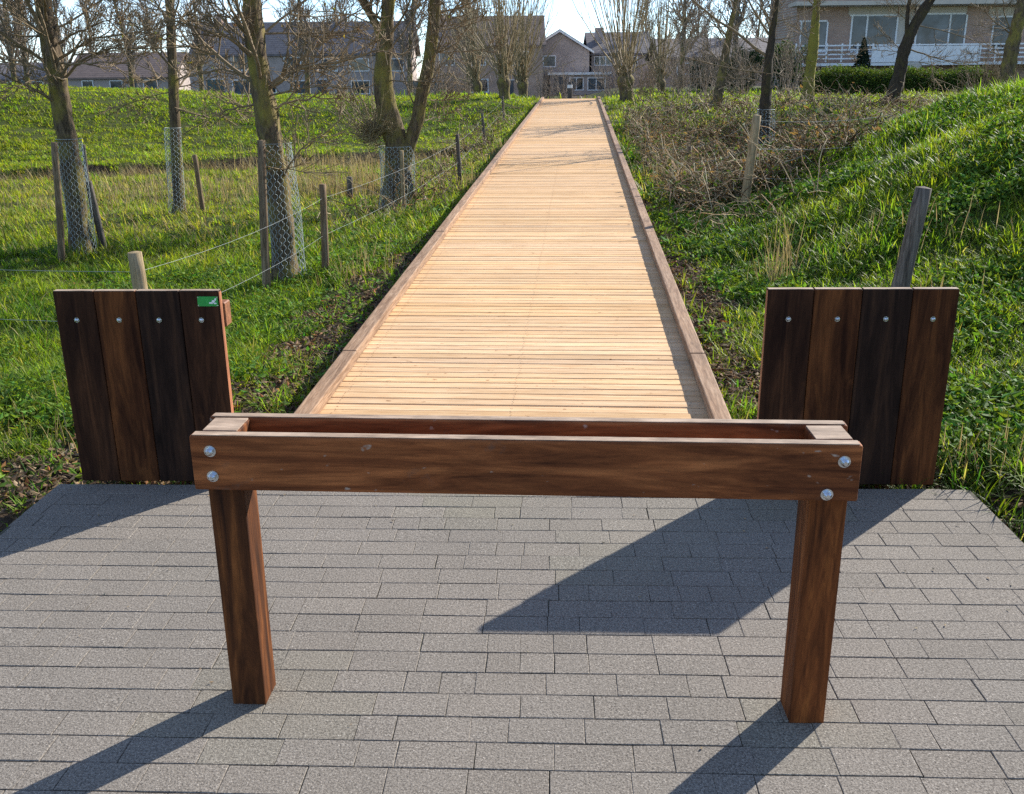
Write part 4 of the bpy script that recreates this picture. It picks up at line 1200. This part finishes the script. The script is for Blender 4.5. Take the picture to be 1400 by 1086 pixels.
Y1 = t1.location.y; guard(T1P, T1R, t1.location.z, zof(92, 190, Y1), 0.138, 'wire netting sleeve round the foot of the far left alder', 0.02)
Y3 = t3.location.y; guard(T3P, T3R, t3.location.z, zof(370, 196, Y3), 0.15, 'wire netting sleeve round the alder nearest the boardwalk', 0.03)
Y2 = t2.location.y; guard(T2P, T2R, t2.location.z, zof(238, 175, Y2), 0.115, 'greenish wire netting round the thin straight trunk', -0.03, 16, .0024)
Y4 = t4.location.y; guard(T4P, T4R, t4.location.z, zof(545, 200, Y4), 0.25, 'wire netting round the base of the forked willow', -0.02, 32, .0024)
Y5 = t5.location.y; guard(T5P, T5R, t5.location.z, zof(1045, 150, Y5), 0.17, 'bluish wire netting round the dark limbed tree in the brambles', 0.02, 14, .0028)

# ------------------------------------------------------------------ hedge and garden conifer by the apartment block
def leaf_box(x0, x1, y0, y1, z0, z1, n_, size, tints, bump_=0.2):
    f = rng.random(n_)
    x = rng.uniform(x0, x1, n_); y = rng.uniform(y0, y1, n_); z = rng.uniform(z0, z1, n_)
    top = f < 0.35; fr = f > 0.5
    z[top] = z1; y[fr] = y0
    x += rng.normal(0, bump_ * .4, n_); y += rng.normal(0, bump_ * .5, n_); z += rng.normal(0, bump_ * .4, n_) + bump_ * (vnoise(x, y * 0 + 3, .9, 41) - .5) * 1.6
    z = np.maximum(z, z0)
    return leaf_cards(x, y, z, size * rng.uniform(.6, 1.4, n_), tinted(tints, n_, .25, .12), 1.2)


Yh = 41.0
hx0, hx1 = at(1112, 120, Yh)[0], at(1365, 120, Yh)[0]
zb = float(H((hx0 + hx1) / 2, Yh)); zt = zof(1200, 97, Yh)
cv = Cover(); cv.add(leaf_box(hx0, hx1, Yh, Yh + 1.1, zb, zt - .05, 16000, .045, (0.075, 0.12, 0.022)))
root = empty('hedge', ((hx0 + hx1) / 2, Yh, zb)); tag(root, 'clipped green hedge below the white balcony of the apartment block', 'hedge')
o = cv.obj('foliage', M['leaf']); o.parent = root; o.matrix_parent_inverse = Matrix.Translation(-Vector(root.location))
bm = bmesh.new(); box(bm, ((hx0 + hx1) / 2, Yh + .6, (zb + zt) / 2 - .12), (hx1 - hx0 - .2, .7, zt - zb - .1)); o = bm_obj('branches', bm, plain('hedge_core', (0.03, 0.035, 0.012), .95)); o.parent = root; o.matrix_parent_inverse = Matrix.Translation(-Vector(root.location))
# little conifer
Yc = 52.0; cb = at(1176, 115, Yc); cb[2] = float(H(cb[0], cb[1])); ct = zof(1176, 58, Yc)
n_ = 2600; hh = rng.random(n_) ** .7; rad_ = (1 - hh) * .75 * np.sqrt(rng.random(n_)) + .02; az = rng.uniform(0, 2 * PI, n_)
root = empty('garden_conifer', cb); tag(root, 'small dark conifer in front of the white balcony', 'conifer')
cv = Cover(); cv.add(leaf_cards(np.cos(az) * rad_, np.sin(az) * rad_, hh * (ct - cb[2]) - rad_ * .3 + .2, rng.uniform(.05, .1, n_), tinted((0.03, 0.05, 0.03), n_, .25, .1), 1.3)); cv.obj('foliage', M['leaf'], root)
S = Soup(); S.line([(0, 0, 0), (0, 0, ct - cb[2] - .2)], [.06, .02], 8); S.obj('trunk', M['dark_bark'], root)


def evergreen(px, Y, h, w, label):
    bp = at(px, 120, Y); bp[2] = float(H(bp[0], bp[1]))
    root = empty('evergreen_bush', bp); tag(root, label, 'bush', 'evergreens left of the apartment block')
    cv = Cover()
    for k in range(16):
        c_ = np.array([random.gauss(0, w * .33), random.gauss(0, w * .3), h * random.uniform(.2, .8)]); rr_ = w * random.uniform(.22, .42); n_ = 420
        d = rng.normal(size=(n_, 3)); d /= np.linalg.norm(d, axis=1, keepdims=True); p = c_ + d * rr_ * rng.uniform(.6, 1.08, (n_, 1)) * np.array([1, 1, 1.15])
        p[:, 2] = np.abs(p[:, 2])
        cv.add(leaf_cards(p[:, 0], p[:, 1], p[:, 2], rng.uniform(.04, .09, n_), tinted((0.05, 0.085, 0.03), n_, .3, .12), 1.3))
    cv.obj('foliage', M['leaf'], root)
    S = Soup()
    for k in range(5): S.line([(0, 0, 0), (random.gauss(0, w * .25), random.gauss(0, w * .25), h * .8)], [.05, .02], 6)
    S.obj('stems', M['dark_bark'], root)


evergreen(1068, 50, 2.6, 1.5, 'dark evergreen bush tight against the apartment corner')
evergreen(1015, 53, 2.2, 1.6, 'rounded dark evergreen bush behind the dark limbed tree')
evergreen(960, 56, 1.8, 1.3, 'small dark evergreen bush behind the slender brownish trunk')

# ------------------------------------------------------------------ buildings
def px_box(bm, x0, x1, y0, y1, Y, depth, proud=0.0):
    """a box whose front face covers the given photo rectangle on the wall plane Y"""
    a = at((x0 + x1) / 2, y1, Y); b_ = at((x0 + x1) / 2, y0, Y)
    l, r = at(x0, (y0 + y1) / 2, Y)[0], at(x1, (y0 + y1) / 2, Y)[0]
    box(bm, ((l + r) / 2, Y - proud + depth / 2, (a[2] + b_[2]) / 2), (r - l, depth, b_[2] - a[2]))


def attach(o, root):
    o.parent = root; o.matrix_parent_inverse = Matrix.Translation(-Vector(root.location)); return o


def window(root, x0, x1, y0, y1, Y, bars=(), name='window', fm='white'):
    t_ = max(1.0, 0.09 * F / Y * 1.05)
    bm = bmesh.new()
    px_box(bm, x0, x1, y0, y0 + t_, Y, .12, .06); px_box(bm, x0, x1, y1 - t_, y1, Y, .12, .06)
    px_box(bm, x0, x0 + t_, y0 + t_, y1 - t_, Y, .117, .057); px_box(bm, x1 - t_, x1, y0 + t_, y1 - t_, Y, .117, .057)
    for b_ in bars: px_box(bm, b_ - t_ / 2, b_ + t_ / 2, y0 + t_, y1 - t_, Y, .11, .05)
    f = attach(bm_obj(name, bm, M[fm]), root)
    bm = bmesh.new(); px_box(bm, x0 + t_, x1 - t_, y0 + t_, y1 - t_, Y, .03, .015)
    g_ = bm_obj('pane', bm, M['glass']); g_.parent = f
    return f


def gable_roof(root, x0, x1, ye, yr, Y, depth, mat, over=0.3):
    """ridge along the facade"""
    l, r = at(x0, ye, Y)[0] - over, at(x1, ye, Y)[0] + over
    ze, zr = zof((x0 + x1) / 2, ye, Y), zof((x0 + x1) / 2, yr, Y + depth / 2)
    yf, ym, yb = Y - over, Y + depth / 2, Y + depth + over
    v_ = []
    for x_ in (l, r):
        v_ += [(x_, yf, ze), (x_, ym, zr), (x_, yb, ze), (x_, yb, ze - .18), (x_, ym, zr - .2), (x_, yf, ze - .18)]
    q_ = [[j, (j + 1) % 6, 6 + (j + 1) % 6, 6 + j] for j in range(6)] + [[0, 5, 4, 1], [1, 4, 3, 2], [6, 7, 10, 11], [7, 8, 9, 10]]
    return attach(np_obj('roof', v_, q_, None, mat), root)


def gable_wall(bm, x0, x1, ye, yr, yb, Y, depth):
    """box of wall, closed up to the ridge at both ends"""
    l, r = at(x0, yb, Y)[0], at(x1, yb, Y)[0]; z0 = -0.4; ze, zr = zof((x0 + x1) / 2, ye, Y) - .2, zof((x0 + x1) / 2, yr, Y + depth / 2) - .25
    vs = []
    for x_ in (l, r):
        vs.append([bm.verts.new(p) for p in ((x_, Y, z0), (x_, Y, ze), (x_, Y + depth / 2, zr), (x_, Y + depth, ze), (x_, Y + depth, z0))])
    a, b_ = vs
    bm.faces.new(a); bm.faces.new(b_[::-1])
    for j in range(5): bm.faces.new((a[(j + 1) % 5], a[j], b_[j], b_[(j + 1) % 5]))


def terrace(label, x0, x1, ye, yr, Y, depth, wall, roof, wins, doors, chim=()):
    root = empty('terraced_house', (at((x0 + x1) / 2, 130, Y)[0], Y, -0.15)); tag(root, label, 'house')
    bm = bmesh.new(); gable_wall(bm, x0, x1, ye, yr, 130, Y, depth); attach(bm_obj('wall', bm, M[wall]), root)
    rf_ = gable_roof(root, x0, x1, ye, yr, Y, depth, M[roof])
    for w_ in wins: window(root, *w_, Y)
    for (a, b_, c_, d, mt) in doors:
        bm = bmesh.new(); px_box(bm, a, b_, c_, d, Y, .10, .05); attach(bm_obj('door', bm, M[mt]), root)
        bm = bmesh.new(); px_box(bm, a - .8, b_ + .8, c_ - 1, c_, Y, .12, .07); attach(bm_obj('lintel', bm, M['white']), root)
    for c_ in chim:
        bm = bmesh.new(); px_box(bm, c_ - 4, c_ + 4, yr - 9, yr + 8, Y + depth / 2, .6, .3); k = bm_obj('chimney', bm, M['brick_red']); k.parent = rf_
    return root


terrace('long grey roofed terrace behind the left grass bank', 262, 560, 74, 30, 100, 9, 'brick_grey', 'roof',
        [(316, 346, 76, 97), (318, 345, 109, 130), (388, 412, 78, 98), (400, 425, 110, 129), (440, 462, 80, 98), (478, 505, 80, 98), (480, 506, 110, 129), (528, 552, 80, 98), (364, 378, 112, 128)],
        [(284, 306, 109, 136, 'shutter'), (434, 446, 109, 136, 'dark_door')], (300, 470))
terrace('low brown house behind the bank at the far left', 92, 236, 106, 72, 108, 9, 'brick_grey', 'roof_brown',
        [(112, 128, 110, 122), (150, 168, 110, 122), (196, 216, 109, 123)], [(178, 187, 110, 134, 'dark_door')])
terrace('low pale house at the left edge behind distant trunks', -60, 78, 108, 86, 118, 9, 'brick_red', 'roof',
        [(10, 24, 111, 121), (44, 60, 111, 121), (-30, -12, 111, 121)], [(30, 38, 111, 133, 'dark_door')])
terrace('brown terrace with green doors behind the pollard willows', 588, 742, 62, 22, 96, 9, 'brick_red', 'roof_brown',
        [(600, 622, 70, 90), (640, 664, 70, 90), (700, 724, 70, 90), (640, 668, 108, 127)], [(592, 612, 112, 137, 'shutter'), (560, 575, 112, 137, 'shutter'), (690, 702, 110, 137, 'dark_door')], (650,))
terrace('red brick houses partly hidden by bare shrubs, left of the apartment block', 905, 1082, 78, 52, 92, 9, 'brick_red', 'roof',
        [(925, 948, 86, 102), (985, 1008, 86, 102), (1045, 1068, 86, 102), (955, 980, 110, 126)], [(1018, 1030, 108, 136, 'dark_door')], (1000,))

# gabled house at the end of the boardwalk's axis
Yg = 102.0
root = empty('gabled_house', (at(790, 130, Yg)[0], Yg, -0.15)); tag(root, 'grey brick gabled house with a flat-roofed porch at the end of the boardwalk', 'house')
l, m_, r_ = at(722, 60, Yg)[0], at(765, 60, Yg)[0], at(806, 60, Yg)[0]
ze, zr = zof(806, 70, Yg), zof(768, 45, Yg)
bm = bmesh.new()
vs = [[bm.verts.new(p) for p in ((l, y_, -.4), (l, y_, ze), (m_, y_, zr), (r_, y_, ze), (r_, y_, -.4))] for y_ in (Yg, Yg + 10)]
bm.faces.new(vs[0][::-1]); bm.faces.new(vs[1])
for j in range(5): bm.faces.new((vs[0][j], vs[0][(j + 1) % 5], vs[1][(j + 1) % 5], vs[1][j]))
attach(bm_obj('wall', bm, M['brick_grey']), root)
v_ = []
for y_ in (Yg - .35, Yg + 10.3):
    v_ += [(l - .4, y_, ze - .2), (m_, y_, zr + .08), (r_ + .4, y_, ze - .2), (r_ + .4, y_, ze + .05), (m_, y_, zr + .34), (l - .4, y_, ze + .05)]
q_ = [[j, (j + 1) % 6, 6 + (j + 1) % 6, 6 + j] for j in range(6)] + [[0, 5, 4, 1], [1, 4, 3, 2], [6, 7, 10, 11], [7, 8, 9, 10]]
rf_ = attach(np_obj('roof', v_, q_, None, M['roof']), root)
v_ = []
for y_ in (Yg - .40, Yg - .352):
    v_ += [(l - .42, y_, ze - .22), (m_, y_, zr + .06), (r_ + .42, y_, ze - .22), (r_ + .42, y_, ze + .0), (m_, y_, zr + .27), (l - .42, y_, ze + .0)]
o = np_obj('verge_board', v_, q_, None, M['white']); o.parent = rf_
bm = bmesh.new(); px_box(bm, 814, 824, 38, 75, Yg + 4, .8, 0); o = bm_obj('chimney', bm, M['brick_grey']); o.parent = rf_
window(root, 742, 760, 76, 92, Yg)
# porch
Yp = Yg - 2.5
bm = bmesh.new(); px_box(bm, 752, 832, 102.5, 136, Yp, 2.49, 0); attach(bm_obj('porch', bm, M['brick_grey']), root)
bm = bmesh.new(); px_box(bm, 749, 836, 99, 102.5, Yp, 2.7, .25); attach(bm_obj('porch_roof', bm, M['white']), root)
bm = bmesh.new(); px_box(bm, 758, 775, 105, 134, Yp, .08, .04); attach(bm_obj('door', bm, M['dark_door']), root)
window(root, 778, 798, 106, 124, Yp, (788,)); window(root, 803, 828, 106, 124, Yp, (815,))
# wing at the right with its own roof
rt = empty('side_house', (at(845, 130, Yg + 2)[0], Yg + 2, -.15)); tag(rt, 'lower house wing with a white window and grey roof, right of the gabled house', 'house')
bm = bmesh.new(); gable_wall(bm, 808, 890, 73, 44, 130, Yg + 2, 9); attach(bm_obj('wall', bm, M['brick_grey']), rt)
gable_roof(rt, 808, 890, 73, 44, Yg + 2, 9, M['roof'])
window(rt, 812, 836, 77, 90, Yg + 2, (820, 828)); window(rt, 850, 872, 77, 90, Yg + 2, (861,))

# apartment block, right
Ya = 58.0
ap = empty('apartment_block', (at(1245, 100, Ya)[0], Ya, .6)); tag(ap, 'brick apartment block with a long white balcony at the upper right', 'apartment block')
bm = bmesh.new(); px_box(bm, 1088, 1480, -60, 135, Ya, 6, 0); attach(bm_obj('wall', bm, M['brick_red']), ap)
bm = bmesh.new(); px_box(bm, 1078, 1490, 3, 8.5, Ya, 1.6, 1.6); attach(bm_obj('upper_slab', bm, M['beige']), ap)
bm = bmesh.new()
for a, b_, c_, d in ((1160, 1227, 9.5, 20), (1227, 1250, 9.5, 60), (1250, 1322, 9.5, 18), (1352, 1386, 9.5, 22)): px_box(bm, a, b_, c_, d, Ya, .09, .04)
attach(bm_obj('wall_panel', bm, M['beige']), ap)
for w_, b_ in (((1093, 1131, 28, 72), (1110,)), ((1162, 1226, 20, 72), (1184,)), ((1251, 1320, 18, 72), (1297,)), ((1355, 1384, 22, 72), ()), ((1410, 1450, 22, 72), (1430,))): window(ap, *w_, Ya, b_)
Yb = Ya - 1.5
bm = bmesh.new(); px_box(bm, 1085, 1490, 85, 89, Yb, 1.49, 0); attach(bm_obj('balcony_floor', bm, M['white']), ap)
bm = bmesh.new()
for y_ in (60, 66, 72, 78): px_box(bm, 1086, 1490, y_, y_ + 2.0, Yb, .06, 0)
for x_ in range(1087, 1490, 21): px_box(bm, x_, x_ + 2, 59.5, 85, Yb + .06, .05, 0)
bal = attach(bm_obj('railing', bm, M['white']), ap)
bm = bmesh.new(); px_box(bm, 1192, 1338, 63.0, 84.7, Yb - .05, .04, 0); attach(bm_obj('parapet_panel', bm, M['white']), ap)
bm = bmesh.new(); px_box(bm, 1242, 1258, 86.5, 94, Yb + .1, .06, .18); attach(bm_obj('vent_grille', bm, M['beige']), ap)

# bollard where the boardwalk ends
bp = at(779, 133, 38.5); bp[2] = float(H(bp[0], bp[1]))
root = empty('bollard', bp); tag(root, 'small grey bollard with a white band just beyond the boardwalk end', 'bollard')
bm = bmesh.new(); cyl(bm, (0, 0, -.1), (0, 0, .45), .10, .09, 14); cyl(bm, (0, 0, .57), (0, 0, .68), .09, .05, 14); bm_obj('shaft', bm, M['grey_stake'], root)
bm = bmesh.new(); cyl(bm, (0, 0, .45), (0, 0, .57), .095, .095, 14); bm_obj('band', bm, M['white'], root)

print('objects', len(bpy.data.objects), 'grass verts', len(go.data.vertices))
